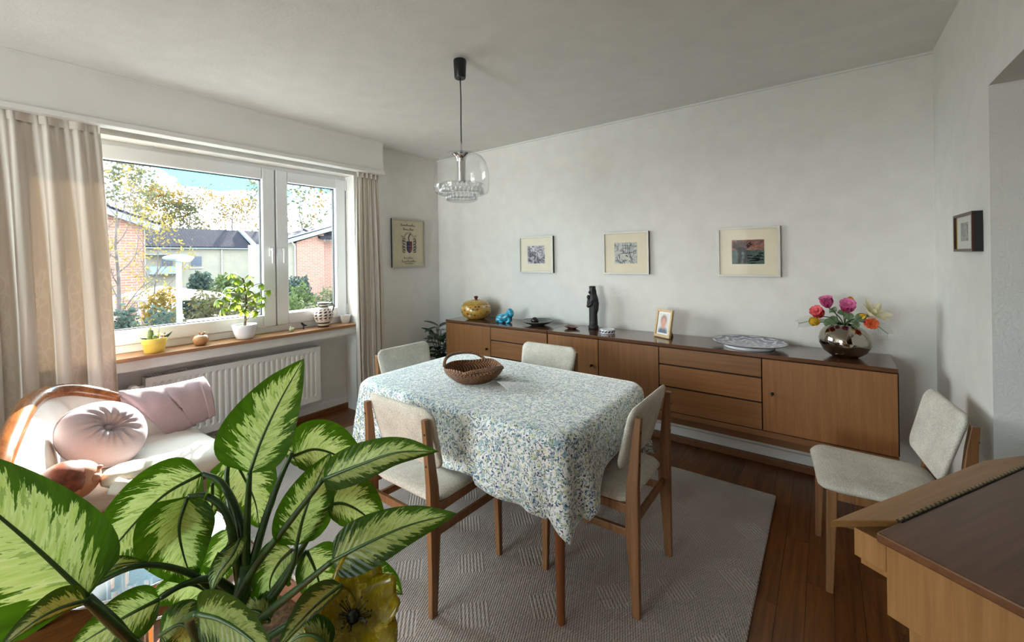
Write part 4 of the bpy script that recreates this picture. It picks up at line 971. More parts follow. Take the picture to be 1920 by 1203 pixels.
# ------------------------------------------------------------------ things on the window sill
SZ = .8205; SX = -3.515
M['soil'] = plain('bark_soil', (112, 80, 52), .95, 0, .4, 90, .8, 120)
M['ypot'] = plain('yellow_glaze', (232, 204, 96), .35, 0, .03, 10); M['cact'] = plain('cactus_skin', (104, 124, 76), .7, 0, .2, 60, .5, 150); M['spine'] = plain('spines', (196, 184, 150), .8)
M['succ'] = plain('succulent_leaf', (62, 84, 66), .5, 0, .2, 30); M['yfl'] = plain('yellow_flower', (240, 180, 40), .6); M['pfl'] = plain('rose_succulent', (196, 150, 132), .6)
cp = thing('cactus_pot', 'round yellow pot of cacti with yellow flowers on the window sill', 'potted plant', (-3.51, .752, SZ))
obj('pot', MB().lathe([(0, 0), (.050, 0), (.052, .003), (.060, .055), (.0605, .056), (.063, .058), (.067, .088), (.066, .092), (.061, .092), (.058, .075), (0, .072)], 36), 'ypot', cp, smooth='auto')
obj('soil', MB().lathe([(.0585, .078), (.03, .081), (0, .082)], 24, cap=False), 'soil', cp)
def cactus(cx, cy, r, h):
    return MB().lathe([(r*.7, .076), (r, .09), (r*1.05, .076+h*.5), (r*.95, .076+h*.85), (r*.6, .076+h*.97), (0, .076+h)], 30, (cx, cy, 0), f=lambda p, a: (cx+(p[0]-cx)*(1+.09*math.cos(10*a)), cy+(p[1]-cy)*(1+.09*math.cos(10*a)), p[2]))
obj('cactus', cactus(.0, -.018, .014, .075), 'cact', cp, smooth=True); obj('cactus', cactus(.026, -.002, .013, .038), 'cact', cp, smooth=True)
def bloom(c, r, n, mt):
    m = MB()
    for k in range(n):
        a = 2*PI*k/n; t = Vector((math.cos(a), math.sin(a), .55)); s = Vector((-math.sin(a), math.cos(a), 0)); c_ = Vector(c); m.add([c_, c_+t*r*.6+s*r*.3, c_+t*r, c_+t*r*.6-s*r*.3], [(0, 1, 2, 3)])
    m.ball(c, r*.35, 8, 6); return obj('flower', m, mt, cp)
bloom((.0, -.018, .155), .016, 9, 'yfl'); bloom((.035, .014, .115), .017, 9, 'yfl'); bloom((.035, .040, .105), .014, 9, 'pfl'); bloom((.035, .030, .090), .014, 9, 'pfl')
for p in ([(-.01, .018, .08), (-.012, .024, .11), (-.014, .030, .155)], [(.02, .045, .085), (.015, .070, .102), (.01, .092, .122)], [(-.005, -.038, .088), (.0, -.056, .094), (0, -.070, .104)], [(.0, .034, .085), (.0, .05, .10), (0, .056, .12)]):
    obj('leaf', MB().tube(spline(p, 4), [.011, .011, .010, .009, .008, .006, .004, .003, .001], 6, flat=.35), 'succ', cp, smooth=True)
M['applew'] = wood('apple_wood', (150, 104, 66), (184, 138, 92), 2, .45, grain=10)
ap = thing('wooden_apple', 'turned wooden apple with a leaf stem on the window sill', 'ornament', (-3.51, 1.005, SZ)); ap.scale = (1.12, 1.12, 1.12)
obj('apple', MB().lathe([(0, .004), (.018, 0), (.030, .006), (.040, .026), (.041, .042), (.033, .058), (.016, .064), (.006, .060), (0, .056)], 28), 'applew', ap, smooth=True)
obj('stem', MB().beam((0, 0, .056), (.0, -.010, .082), .005, .006), 'applew', ap)
obj('leaf', MB().ball((0, 0, 0), (.006, .013, .009), 10, 6).xf(lambda v: Vector((v.x, v.y+.012, v.z+.070+v.y*.5))), 'applew', ap, smooth=True)
# umbrella tree in a white pot
up_ = thing('umbrella_tree', 'small umbrella tree with glossy leaves in a white pot before the pane', 'potted plant', (-3.515, 1.285, SZ))
obj('pot', MB().lathe([(0, 0), (.048, 0), (.056, .006), (.070, .04), (.080, .085), (.083, .105), (.080, .108), (.076, .104), (.072, .085), (0, .08)], 40, f=lambda p, a: (p[0]*(1+.012*math.sin(7*a+p[2]*90)), p[1]*(1+.012*math.sin(7*a+p[2]*90)), p[2])), 'porc', up_, smooth=True)
obj('soil', MB().lathe([(.074, .092), (.04, .098), (0, .099)], 24, cap=False), 'soil', up_)
M['bark'] = plain('green_bark', (92, 82, 62), .8, 0, .25, 60, .5, 100)
def leaf_mat(name, a, b_, tr, mixf=.45, rough=.35):
    t = NT(name); oi = t.new('ObjectInfo'); n = t.noise(t.coord(), 30, 3)
    k = t.math('ADD', t.math('MULTIPLY', oi.outputs['Random'], .7), t.math('MULTIPLY', n, .3))
    c = t.ramp(k, [(.15, a), (.85, b_)]); p = t.bsdf(c, rough); tl = t.new('BsdfTranslucent'); c2 = t.mix(.6, c, tr); t.link(c2, tl.inputs[0])
    m_ = t.new('MixShader'); m_.inputs[0].default_value = mixf; t.link(p, m_.inputs[1]); t.link(tl.outputs[0], m_.inputs[2]); return t.done(m_.outputs[0])
M['scheff'] = leaf_mat('schefflera_leaf', (26, 44, 16), (120, 146, 48), (170, 194, 56), .45)
tr_ = spline([(0, 0, .09), (.004, .004, .17), (.0, .012, .24), (.004, .006, .36), (0, -.01, .46)], 6)
obj('trunk', MB().tube(tr_, [.010-.004*i/len(tr_) for i in range(len(tr_))], 8), 'bark', up_, smooth=True)
lm = MB().grid(lambda u, v: ((u-.5)*.030*math.sin(PI*(.06+.92*v))**.8, .062*v, -.014*v*v-.5*(u-.5)**2*.02), 5, 6).mesh('leaf', M['scheff'], True)
rr = random.Random(11)
from mathutils import Quaternion
heads = [(-.0, -.125, .235), (.02, -.085, .30), (.03, -.11, .19), (.02, -.04, .345), (.02, .02, .33), (.03, .075, .31), (.02, .115, .27), (.03, -.05, .25), (.035, .03, .22), (.03, .085, .20), (-.03, .0, .30), (-.035, -.07, .27), (-.03, .06, .25), (.0, -.06, .375), (.03, -.01, .17), (.02, .06, .155), (.03, -.10, .25), (.0, .10, .23), (-.02, .03, .36), (.035, .01, .28), (-.02, -.03, .21), (.03, -.07, .21), (.03, .06, .26), (.02, -.03, .30)]
for hx_, hy_, hz_ in [(a*1.3, b*1.5, .10+(c-.09)*1.42) for a, b, c in heads]:
    b0 = min(tr_, key=lambda p: abs(p.z-(hz_-.06))); h_ = Vector((hx_, hy_, hz_))
    obj('branch', MB().tube(spline([b0, (b0+h_)/2+Vector((0, 0, .014)), h_], 4), .0022, 5), 'bark', up_, smooth=True)
    dirn = (h_-Vector((0, 0, .22))).normalized()
    nl = rr.choice((5, 6, 7))
    for k in range(nl):
        o = obj('leaf', lm, None, up_, loc=h_); a = 2*PI*k/nl+rr.uniform(-.3, .3); s = rr.uniform(.75, 1.1); o.scale = (s, s, s)
        o.rotation_mode = 'QUATERNION'; o.rotation_quaternion = (dirn+Vector((0, 0, .6))).to_track_quat('Z', 'Y') @ Quaternion((0, 0, 1), a) @ Quaternion((1, 0, 0), rr.uniform(-.9, -.15))
M['pear'] = plain('pale_green_glaze', (190, 198, 160), .3); M['navy'] = plain('navy_glaze', (28, 34, 58), .3)
pr_ = thing('ceramic_bird', 'tiny pale green round ceramic bird on the sill', 'figurine', (-3.52, 1.632, SZ))
obj('body', MB().ball((0, 0, .018), (.017, .021, .018), 14, 10).ball((0, -.006, .034), (.009, .010, .009), 12, 8), 'pear', pr_, smooth=True); obj('tail', MB().tube([(0, .014, .02), (0, .026, .03)], [.007, .002], 8), 'pear', pr_, smooth=True)
bd_ = thing('bird_figurine', 'tiny dark blue bird figurine on thin legs on the sill', 'figurine', (-3.545, 1.742, SZ))
obj('body', MB().loft([[(r*.8*math.cos(a), y, z+r*math.sin(a)) for a in [2*PI*k/10 for k in range(10)]] for y, z, r in ((-.016, .050, .006), (-.012, .048, .012), (.0, .038, .013), (.012, .032, .008), (.030, .030, .003))]).ball((0, -.014, .054), .010, 10, 8), 'navy', bd_, smooth=True)
obj('beak', MB().tube([(0, -.022, .055), (0, -.030, .054)], [.003, .0005], 6), 'yfl', bd_)
for s in (-1, 1): obj('leg', MB().tube([(s*.005, 0, .0), (s*.005, 0, .030)], .0022, 6), 'navy', bd_)
def jug_mat():
    t = NT('folk_ceramic'); v = t.coord(); sp = t.new('SeparateXYZ'); t.link(v, sp.inputs[0]); Zc = sp.outputs[2]
    an = t.math('ARCTAN2', sp.outputs[1], sp.outputs[0])
    a1 = t.math('SINE', t.math('ADD', t.math('MULTIPLY', an, 6), t.math('MULTIPLY', Zc, 150))); a2 = t.math('SINE', t.math('SUBTRACT', t.math('MULTIPLY', an, 6), t.math('MULTIPLY', Zc, 150)))
    dia = t.math('GREATER_THAN', t.math('MULTIPLY', a1, a2), .32)
    mid = t.math('MULTIPLY', t.math('GREATER_THAN', Zc, .045), t.math('LESS_THAN', Zc, .125))
    c = t.mix(t.math('MULTIPLY', dia, mid), (222, 212, 196), (54, 34, 36))
    dots = t.math('GREATER_THAN', t.math('MULTIPLY', t.math('SINE', t.math('MULTIPLY', an, 12)), t.math('SINE', t.math('MULTIPLY', Zc, 330))), .55)
    c = t.mix(t.math('MULTIPLY', dots, mid), c, (150, 84, 92))
    for z0, z1, cc in ((.0, .010, (40, 26, 24)), (.024, .034, (36, 26, 26)), (.138, .147, (40, 52, 50)), (.158, .170, (44, 28, 26))):
        c = t.mix(t.math('MULTIPLY', t.math('GREATER_THAN', Zc, z0), t.math('LESS_THAN', Zc, z1)), c, cc)
    return t.done(t.bsdf(c, .3, coat=.3))
M['jug'] = jug_mat()
jg = thing('painted_jug', 'small painted folk jug with dark diamonds and a loop handle on the sill', 'jug', (-3.54, 1.915, SZ)); jg.scale = (1.22, 1.22, 1.25)
obj('body', MB().lathe([(0, 0), (.036, 0), (.036, .010), (.042, .024), (.055, .046), (.066, .075), (.067, .092), (.058, .115), (.040, .132), (.034, .140), (.034, .158), (.040, .168), (.038, .170), (.030, .160), (.028, .142)], 36, cap=False), 'jug', jg, smooth=True)
obj('handle', MB().tube(spline([(.0, .030, .152), (0, .060, .158), (0, .078, .140), (0, .074, .112), (0, .060, .102)], 6), .006, 8), plain('jug_handle', (70, 74, 72), .3), jg, smooth=True)
obj('spout', MB().tube([(0, -.034, .15), (0, -.046, .156)], [.008, .006], 8), 'jug', jg, smooth=True)
wp = thing('small_white_pot', 'small plain white tapered pot at the sill end beside the jug', 'pot', (-3.565, 2.14, SZ)); wp.scale = (1.12, 1.12, 1.1)
obj('pot', MB().lathe([(0, 0), (.030, 0), (.032, .003), (.040, .060), (.043, .062), (.043, .068), (.038, .068), (.029, .01), (0, .008)], 30), 'porc', wp, smooth='auto')
obj('label_stick', MB().box(-.001, .001, -.004, .004, .008, .105), 'porc', wp)

# ------------------------------------------------------------------ plant in the corner beside the sideboard
cpn = thing('corner_plant', 'dark leafed houseplant in the corner beside the short sideboard', 'potted plant', (-3.225, 3.0, 0))
M['terra'] = plain('terracotta', (172, 108, 74), .75, 0, .12, 12, .3, 80)
obj('pot', MB().lathe([(0, 0), (.10, 0), (.14, .24), (.15, .245), (.15, .28), (.135, .28), (.13, .25), (0, .24)], 32), 'terra', cpn, smooth='auto')
obj('soil', MB().lathe([(.131, .252), (0, .258)], 24, cap=False), 'soil', cpn)
M['darkleaf'] = leaf_mat('dark_leaf', (24, 38, 24), (56, 82, 44), (70, 100, 40), .2, .3)
dm = MB().grid(lambda u, v: ((u-.5)*.06*math.sin(PI*(.06+.92*v))**.8*1.25, .115*v, -.03*v*v+.3*(u-.5)**2*.06), 5, 7).mesh('leaf', M['darkleaf'], True)
rr = random.Random(4)
for k in range(9):
    a = 2*PI*k/9+rr.uniform(-.2, .2); h_ = rr.uniform(.60, .80); sp_ = rr.uniform(.06, .24)
    P_ = spline([(0, 0, .25), (sp_*.3*math.cos(a), sp_*.3*math.sin(a), .42), (sp_*math.cos(a), sp_*math.sin(a), h_)], 6)
    P_ = [Vector((max(-.20, min(.30, p.x)), max(-.36, min(.16, p.y)), p.z)) for p in P_]
    obj('stem', MB().tube(P_, .004, 6), 'bark', cpn, smooth=True)
    for q in range(5):
        p = P_[-1-q*2]; o = obj('leaf', dm, None, cpn, loc=p); s = rr.uniform(1.0, 1.45); o.scale = (s, s, s); o.rotation_mode = 'QUATERNION'
        ang = a+rr.uniform(-1.4, 1.4); d_ = Vector((math.cos(ang), math.sin(ang), rr.uniform(-.3, .7)))
        if p.x+d_.x*.15 < -.25: d_.x = abs(d_.x)
        if p.y+d_.y*.15 > .23: d_.y = -abs(d_.y)
        d_.normalize(); sd = d_.cross(Vector((0, 0, 1))).normalized(); nn = sd.cross(d_)
        o.rotation_quaternion = Matrix((sd, d_, nn)).transposed().to_quaternion()
# ------------------------------------------------------------------ dieffenbachia in the foreground
def dief_mat():
    t = NT('dieffenbachia_leaf'); u = t.new('UVMap'); sp = t.new('SeparateXYZ'); t.link(u.outputs[0], sp.inputs[0])
    oi = t.new('ObjectInfo'); R_ = oi.outputs['Random']
    U, V = sp.outputs[0], sp.outputs[1]
    sd = t.math('SUBTRACT', t.math('MULTIPLY', U, 2), 1); s = t.math('ABSOLUTE', sd)
    q = t.math('SUBTRACT', V, t.math('MULTIPLY', s, .22))
    def nz(fq, fs, det, off):
        c = t.new('CombineXYZ'); t.link(t.math('MULTIPLY', q, fq), c.inputs[0]); t.link(t.math('ADD', t.math('MULTIPLY', sd, fs), t.math('MULTIPLY', R_, 31+off)), c.inputs[1]); t.link(t.math('MULTIPLY', R_, 17), c.inputs[2])
        return t.noise(c.outputs[0], 1, det, .62, .35)
    n1, n2, n3 = nz(15, 1.0, 5, 0), nz(52, 2.2, 5, 5), nz(34, 2.6, 4, 9)
    k = t.math('ADD', t.math('ADD', s, t.math('MULTIPLY', t.math('SUBTRACT', n1, .5), 1.5)), t.math('MULTIPLY', t.math('SUBTRACT', n2, .5), 1.5))
    endf = t.math('MULTIPLY', t.math('POWER', t.math('ABSOLUTE', t.math('SUBTRACT', t.math('MULTIPLY', V, 2), .95)), 5), .55)
    k = t.math('ADD', k, endf)
    edge = t.ramp(k, [(.56, (0, 0, 0)), (.60, (255, 255, 255))])
    dk = t.math('MULTIPLY', t.math('GREATER_THAN', n3, .57), .5)
    cream = t.mix(dk, t.ramp(n2, [(.3, (176, 196, 100)), (.7, (214, 224, 156))]), (86, 124, 36))
    green = t.ramp(n1, [(.3, (50, 78, 18)), (.7, (76, 110, 28))])
    c = t.mix(edge, cream, green)
    vn = t.math('SINE', t.math('MULTIPLY', q, 95)); hb = t.math('ADD', t.math('MULTIPLY', vn, .5), t.math('MULTIPLY', n1, .6))
    dc = t.mix(.35, c, (20, 40, 12)); p = t.bsdf(dc, .30, 0, hb, .18, .004)
    tl = t.new('BsdfTranslucent'); h = t.new('HueSaturation'); t.link(c, h.inputs['Color']); h.inputs['Value'].default_value = 1.35; h.inputs['Saturation'].default_value = 1.05; t.link(h.outputs[0], tl.inputs[0])
    m = t.new('MixShader'); m.inputs[0].default_value = .72; t.link(p, m.inputs[1]); t.link(tl.outputs[0], m.inputs[2]); return t.done(m.outputs[0])
M['dief'] = dief_mat(); M['petiole'] = plain('petiole_green', (44, 70, 30), .35, 0, .2, 30); M['midrib'] = plain('midrib_green', (54, 84, 30), .4)
pc = dep(438, 1185, .96)
df = thing('dieffenbachia', 'large dieffenbachia with cream and green variegated leaves in a terracotta pot', 'potted plant', (pc.x, pc.y, 0))
D0 = Vector((pc.x, pc.y, 0))
def leaf(pts, hw, hw2=None, a=.68, roll=0, cup=.25, wave=.03, rib=True):
    P_ = spline([dep(*p) for p in pts], 7); n = len(P_); hw2 = hw2 or hw
    d_ = sum(p[2] for p in pts)/len(pts); k1, k2 = hw*d_/FPX, hw2*d_/FPX
    vs = []; uv = []; nu = 13; seed = (pts[0][0]*13+pts[0][1]*7) % 10
    for i, p in enumerate(P_):
        t = i/(n-1); tg = (P_[min(i+1, n-1)]-P_[max(i-1, 0)]).normalized(); vw = (CAM-p).normalized()
        sd = tg.cross(vw).normalized(); nr = sd.cross(tg).normalized()
        sd, nr = sd*math.cos(roll)+nr*math.sin(roll), nr*math.cos(roll)-sd*math.sin(roll)
        w_ = max(0, math.sin(PI*min(1, t**a)))**.72
        if t > .8: w_ *= 1-.25*((t-.8)/.2)
        for j in range(nu):
            u = j/(nu-1)*2-1; h_ = (k1 if u < 0 else k2)*w_
            off = cup*abs(u)**1.6*h_ + wave*h_*math.sin(t*11+seed+u*2)*abs(u) - .02*h_*math.cos(u*PI)
            vs.append(p+sd*u*h_+nr*off-D0); uv.append(((u+1)/2, t))
    m = MB().add(vs, [(i*nu+j, i*nu+j+1, (i+1)*nu+j+1, (i+1)*nu+j) for i in range(n-1) for j in range(nu-1)]); m.uv = uv
    o = obj('leaf', m, 'dief', df, smooth=True)
    if rib: obj('midrib', MB().tube([p-D0 for p in P_], [max(.0009, .0042*(1-.85*i/(n-1))) for i in range(n)], 6), 'midrib', o, smooth=True)
    return o
def petiole(pts, r0_, r1_):
    P_ = spline([dep(*p) for p in pts], 7); n = len(P_)
    obj('petiole', MB().tube([p-D0 for p in P_], [r0_+(r1_-r0_)*i/(n-1) for i in range(n)], 8), 'petiole', df, smooth=True)
hub = (455, 1130, .96)
leaf([(165, 1118, .72), (60, 1020, .69), (-60, 920, .66), (-170, 835, .64)], 118, 92, .52, .15, .20)
petiole([(165, 1118, .72), (215, 1165, .74), (265, 1215, .80), (380, 1260, .93)], .0062, .011)
leaf([(380, 887, .98), (305, 930, .93), (225, 1012, .88), (160, 1105, .85)], 66, 62, .62, .1, .22)
petiole([(380, 887, .98), (415, 905, .98), (446, 965, .97), (462, 1060, .96), hub], .0052, .013)
leaf([(468, 886, .95), (492, 820, .97), (528, 745, 1.0), (570, 672, 1.04)], 70, 52, .60, .12, .18)
petiole([(468, 886, .95), (464, 960, .96), (460, 1050, .96), hub], .0055, .012)
leaf([(432, 850, 1.08), (455, 890, 1.08), (478, 940, 1.07), (486, 990, 1.06)], 58, 52, .55, -.2)
petiole([(432, 850, 1.08), (425, 905, 1.05), (440, 1000, 1.0), (455, 1100, .97)], .0045, .010)
leaf([(548, 855, 1.02), (592, 842, 1.05), (640, 858, 1.08), (692, 895, 1.10)], 50, 44, .62, .2, .3)
petiole([(548, 848, 1.02), (522, 905, 1.0), (492, 990, .98), (466, 1090, .96)], .0050, .011)
leaf([(575, 868, 1.10), (553, 850, 1.12), (528, 834, 1.13)], 15, 15, .7, .4)
leaf([(556, 1022, .93), (570, 965, .93), (593, 905, .94), (620, 848, .95)], 50, 48, .62, -.15, .12)
petiole([(556, 1022, .93), (548, 1062, .94), (515, 1115, .95), (460, 1180, .96)], .0045, .010)
leaf([(606, 898, .88), (672, 872, .87), (745, 848, .86), (822, 846, .86)], 36, 34, .60, .25, .35)
petiole([(606, 898, .88), (545, 975, .90), (475, 1068, .93), (440, 1140, .95), (440, 1200, .96)], .0050, .012)
leaf([(622, 1052, .85), (690, 1017, .85), (770, 983, .86), (857, 962, .87)], 45, 43, .58, .1, .15)
petiole([(622, 1052, .85), (565, 1098, .87), (500, 1150, .90), (450, 1200, .94)], .0050, .011)
leaf([(612, 946, .95), (645, 944, .97), (682, 964, .99), (722, 1005, 1.0)], 52, 36, .62, .2, .3)
petiole([(612, 946, .95), (578, 1008, .95), (535, 1078, .95), (480, 1150, .96)], .0042, .010)
leaf([(575, 1032, 1.0), (590, 1065, 1.0), (600, 1100, 1.0), (604, 1140, .99)], 44, 38, .58, .3)
petiole([(575, 1032, 1.0), (545, 1065, .98), (505, 1120, .96)], .004, .008)
leaf([(652, 1102, .90), (688, 1084, .92), (725, 1094, .93), (755, 1114, .94)], 32, 22, .62, .3, .3)
petiole([(652, 1102, .90), (610, 1128, .90), (540, 1170, .92), (470, 1215, .95)], .0042, .009)
leaf([(352, 930, .92), (336, 985, .90), (344, 1040, .90), (364, 1096, .90)], 56, 62, .58, -.1, .3)
petiole([(352, 930, .92), (388, 930, .93), (424, 962, .94), (440, 1030, .95), hub], .0050, .011)
leaf([(398, 905, .93), (398, 945, .96), (386, 990, .98)], 14, 20, .6, .5)
leaf([(370, 1150, .64), (415, 1162, .62), (470, 1198, .59), (530, 1262, .56)], 58, 62, .60, -.75, .15, .02)
petiole([(370, 1150, .64), (355, 1165, .70), (380, 1210, .85), (430, 1250, .95)], .005, .010)
leaf([(642, 1096, .74), (600, 1128, .71), (560, 1168, .68), (515, 1222, .66)], 26, 42, .62, -.9, .2)
leaf([(162, 1126, .66), (112, 1140, .64), (60, 1168, .62), (-10, 1222, .60)], 26, 40, .62, -.9, .3)
petiole([(162, 1126, .66), (200, 1160, .70), (270, 1225, .80)], .005, .009)
leaf([(300, 1122, .84), (245, 1150, .81), (190, 1182, .79), (120, 1225, .77)], 46, 42, .62, .1)
petiole([(300, 1122, .84), (345, 1095, .87), (400, 1085, .92), (440, 1110, .96)], .0045, .010)
leaf([(398, 1112, .94), (362, 1096, .91), (318, 1104, .88), (270, 1140, .85)], 40, 34, .62, .35)
leaf([(548, 1030, .96), (522, 1056, .96), (506, 1092, .96), (512, 1135, .96)], 44, 40, .58, -.2)
leaf([(444, 985, 1.02), (425, 1025, 1.04), (408, 1070, 1.04), (400, 1115, 1.02)], 40, 36, .58, .1)
leaf([(450, 1010, .94), (436, 1040, .90), (410, 1075, .88), (396, 1110, .87)], 24, 30, .6, -.8)
leaf([(300, 1190, .86), (340, 1170, .84), (360, 1200, .82), (350, 1260, .80)], 36, 36, .6, .2)
leaf([(620, 1215, .74), (585, 1190, .74), (550, 1200, .74), (520, 1250, .74)], 30, 30, .6, -.4)
leaf([(505, 1165, .90), (480, 1145, .93), (440, 1150, .95), (400, 1180, .96)], 32, 30, .6, -.3)
petiole([(150, 1110, .78), (260, 1060, .82), (350, 1072, .88), (400, 1105, .94), hub], .0042, .009)
leaf([(150, 1110, .78), (172, 1090, .80), (215, 1060, .80), (275, 1052, .82)], 22, 14, .6, .5)
obj('stalk', MB().tube([dep(x, y, d)-D0 for x, y, d in ((462, 1055, .96), (455, 1110, .96), (446, 1180, .96), (440, 1260, .96))], [.014, .019, .022, .024], 12), 'petiole', df, smooth=True)
zr = pc.z
obj('pot', MB().lathe([(0, zr-.30), (.10, zr-.30), (.145, zr-.05), (.158, zr-.045), (.162, zr), (.15, zr), (.142, zr-.03), (0, zr-.035)], 40), 'terra', df, smooth='auto')
obj('soil', MB().lathe([(.143, zr-.028), (0, zr-.02)], 28, cap=False), 'soil', df)
sx_, sy_ = pc.x, pc.y
sd_ = thing('plant_stand', 'dark wooden stool carrying the dieffenbachia pot', 'stool', (sx_, sy_, 0))
obj('top', MB().lathe([(0, zr-.325), (.16, zr-.325), (.165, zr-.32), (.165, zr-.305), (.16, zr-.3005), (0, zr-.3005)], 36), 'darkw', sd_, smooth='auto')
for k in range(4):
    a = PI/4+k*PI/2; obj('leg', MB().tube([(.15*math.cos(a), .15*math.sin(a), 0), (.11*math.cos(a), .11*math.sin(a), zr-.325)], [.012, .017], 10), 'darkw', sd_, smooth='auto')
# amber glass flower on a stake in the pot
def amber():
    t = NT('amber_glass'); n = t.noise(t.coord('Object', (1, 1, .35)), 60, 5, .7, 1.0); c = t.ramp(n, [(.3, (130, 116, 8)), (.55, (176, 152, 16)), (.68, (240, 216, 90))])
    p = t.bsdf(c, .12, coat=.6); tl = t.new('BsdfTranslucent'); t.link(c, tl.inputs[0]); m = t.new('MixShader'); m.inputs[0].default_value = .55; t.link(p, m.inputs[1]); t.link(tl.outputs[0], m.inputs[2]); return t.done(m.outputs[0])
M['amber'] = amber()
fc_ = dep(662, 1158, .80); fe = thing('glass_flower', 'yellow glass poppy flower on a stake among the dieffenbachia leaves', 'ornament', (fc_.x, fc_.y, zr-.03))
fb = Vector(fe.location); vw = (CAM-fc_).normalized(); nr = (vw*.8+Vector((0, 0, .35))).normalized(); ex = UP.cross(nr).normalized(); ey = nr.cross(ex)
for k, (ang, l, wd) in enumerate(((82, .105, .10), (14, .085, .095), (-50, .10, .10), (-125, .105, .10), (165, .082, .095))):
    a = math.radians(ang); r_ = ex*math.cos(a)+ey*math.sin(a); s_ = nr.cross(r_)
    def f(u, v): 
        w_ = wd*math.sin(PI*(.10+.75*v))**.6*(u-.5); rf = .010*math.sin(u*9+k)*v*v
        return fc_-fb+r_*(l*v*(1-.10*abs(u-.5)**2*4+.04*math.sin(u*7+k*2)))+s_*w_+nr*(.030*v*v+rf+.002*k)
    obj('petal', MB().grid(f, 13, 11), 'amber', fe, smooth=True, solid=.003)
m = MB(); rr = random.Random(2)
for k in range(26):
    a = rr.uniform(0, 6.28); l = rr.uniform(.012, .034); p0 = fc_-fb+nr*.004; m.tube([p0, p0+(ex*math.cos(a)+ey*math.sin(a))*l+nr*rr.uniform(.006, .02)], [.0014, .0006], 4); m.ball(tuple(p0+(ex*math.cos(a)+ey*math.sin(a))*l+nr*.014), .0018, 5, 4)
m.ball(tuple(fc_-fb+nr*.006), .013, 12, 8); obj('stamens', m, 'black', fe)
obj('stake', MB().tube([fc_-fb-nr*.005, (fc_-fb)*.5+(D0+Vector((.10, .05, zr-.03))-fb)*.5, D0+Vector((.10, .05, zr-.06))-fb], .004, 8), 'black', fe)
# ------------------------------------------------------------------ outside the window
GZ = -2.8
M['lawn'] = plain('lawn', (118, 117, 113), .9, 0, .3, 2, .6, 20)
struct('ground', MB().quad((-140, -90, GZ), (-4.2, -90, GZ), (-4.2, 120, GZ), (-140, 120, GZ)), 'lawn')
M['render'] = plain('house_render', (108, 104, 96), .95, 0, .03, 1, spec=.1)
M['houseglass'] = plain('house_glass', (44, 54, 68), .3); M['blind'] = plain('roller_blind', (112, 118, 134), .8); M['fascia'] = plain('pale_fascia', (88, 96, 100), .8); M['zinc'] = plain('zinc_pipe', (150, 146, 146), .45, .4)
def tiles():
    t = NT('roof_tiles'); v = t.coord('Object'); b = t.new('TexBrick'); t.link(t.coord('UV'), b.inputs['Vector']); b.inputs['Scale'].default_value = 1; b.inputs['Brick Width'].default_value = .32; b.inputs['Row Height'].default_value = .30; b.inputs['Mortar Size'].default_value = .035
    b.inputs['Color1'].default_value = lin((30, 29, 36)); b.inputs['Color2'].default_value = lin((38, 37, 45)); b.inputs['Mortar'].default_value = lin((18, 17, 22)); b.offset = 0
    return t.done(t.bsdf(b.outputs[0], .95, spec=.05))
M['tiles'] = tiles()
def bricks():
    t = NT('house_brick'); b = t.new('TexBrick'); t.link(t.coord('UV'), b.inputs['Vector']); b.inputs['Scale'].default_value = 1; b.inputs['Brick Width'].default_value = .5; b.inputs['Row Height'].default_value = .16; b.inputs['Mortar Size'].default_value = .018
    b.inputs['Color1'].default_value = lin((100, 64, 54)); b.inputs['Color2'].default_value = lin((110, 74, 62)); b.inputs['Mortar'].default_value = lin((116, 102, 95))
    return t.done(t.bsdf(b.outputs[0], .85))
M['bricks'] = bricks()
def planar(mb, ax=(1, 2)): mb.uv = [(p[ax[0]], p[ax[1]]) for p in mb.v]; return mb
def flat(pts, th, n): # slab from a polygon, thickened along n
    n = Vector(n)*th; k = len(pts); return MB().add([Vector(p) for p in pts]+[Vector(p)+n for p in pts], [tuple(range(k)), tuple(range(2*k-1, k-1, -1))]+[(i, k+i, k+(i+1) % k, (i+1) % k) for i in range(k)])
XH = -66.0; S_ = XH/-42.0
zh = lambda z: 1.4+(z-1.4)*S_
ez = zh(2.66)
def rowhouse(label, y0, y1, wins, pipes, extra=0):
    e = thing('row_house', label, 'house', (XH-4, (y0+y1)/2, GZ))
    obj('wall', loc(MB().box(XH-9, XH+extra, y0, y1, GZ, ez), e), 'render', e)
    rf = flat([(XH+extra+.4, y0, ez-.05), (XH+extra+.4, y1, ez-.05), (XH-4.6, y1, zh(4.32)), (XH-4.6, y0, zh(4.32))], .18, (.3, 0, 1)); rf.uv = [(p[1], (p[0]-XH)*1.15) for p in rf.v]; uv = rf.uv; loc(rf, e); rf.uv = uv
    obj('roof', rf, 'tiles', e)
    rb = flat([(XH-9.4, y0, ez), (XH-9.4, y1, ez), (XH-4.6, y1, zh(4.32)), (XH-4.6, y0, zh(4.32))], .18, (0, 0, 1)); rb.uv = [(p[1], p[0]) for p in rb.v]; uv = rb.uv; loc(rb, e); rb.uv = uv; obj('roof', rb, 'tiles', e)
    obj('gutter', loc(MB().box(XH+extra+.38, XH+extra+.55, y0, y1, ez-.16, ez-.02), e), 'fascia', e)
    for (a, b, c, d, mt) in wins:
        f = obj('window', loc(MB().box(XH+extra, XH+extra+.06, a-.10, b+.10, c-.10, d+.10), e), 'render', e)
        obj('pane', loc(MB().box(XH+extra+.05, XH+extra+.08, a, b, c, d), e), mt, f)
        obj('window_ledge', loc(MB().box(XH+extra, XH+extra+.16, a-.15, b+.15, c-.28, c-.14), e), 'zinc', f)
    for y in pipes: obj('downpipe', loc(MB().tube([(XH+extra+.15, y, GZ), (XH+extra+.15, y, ez-.3), (XH+extra+.45, y, ez-.1)], .07, 8), e), 'zinc', e)
    return e
sy = lambda y: y*S_
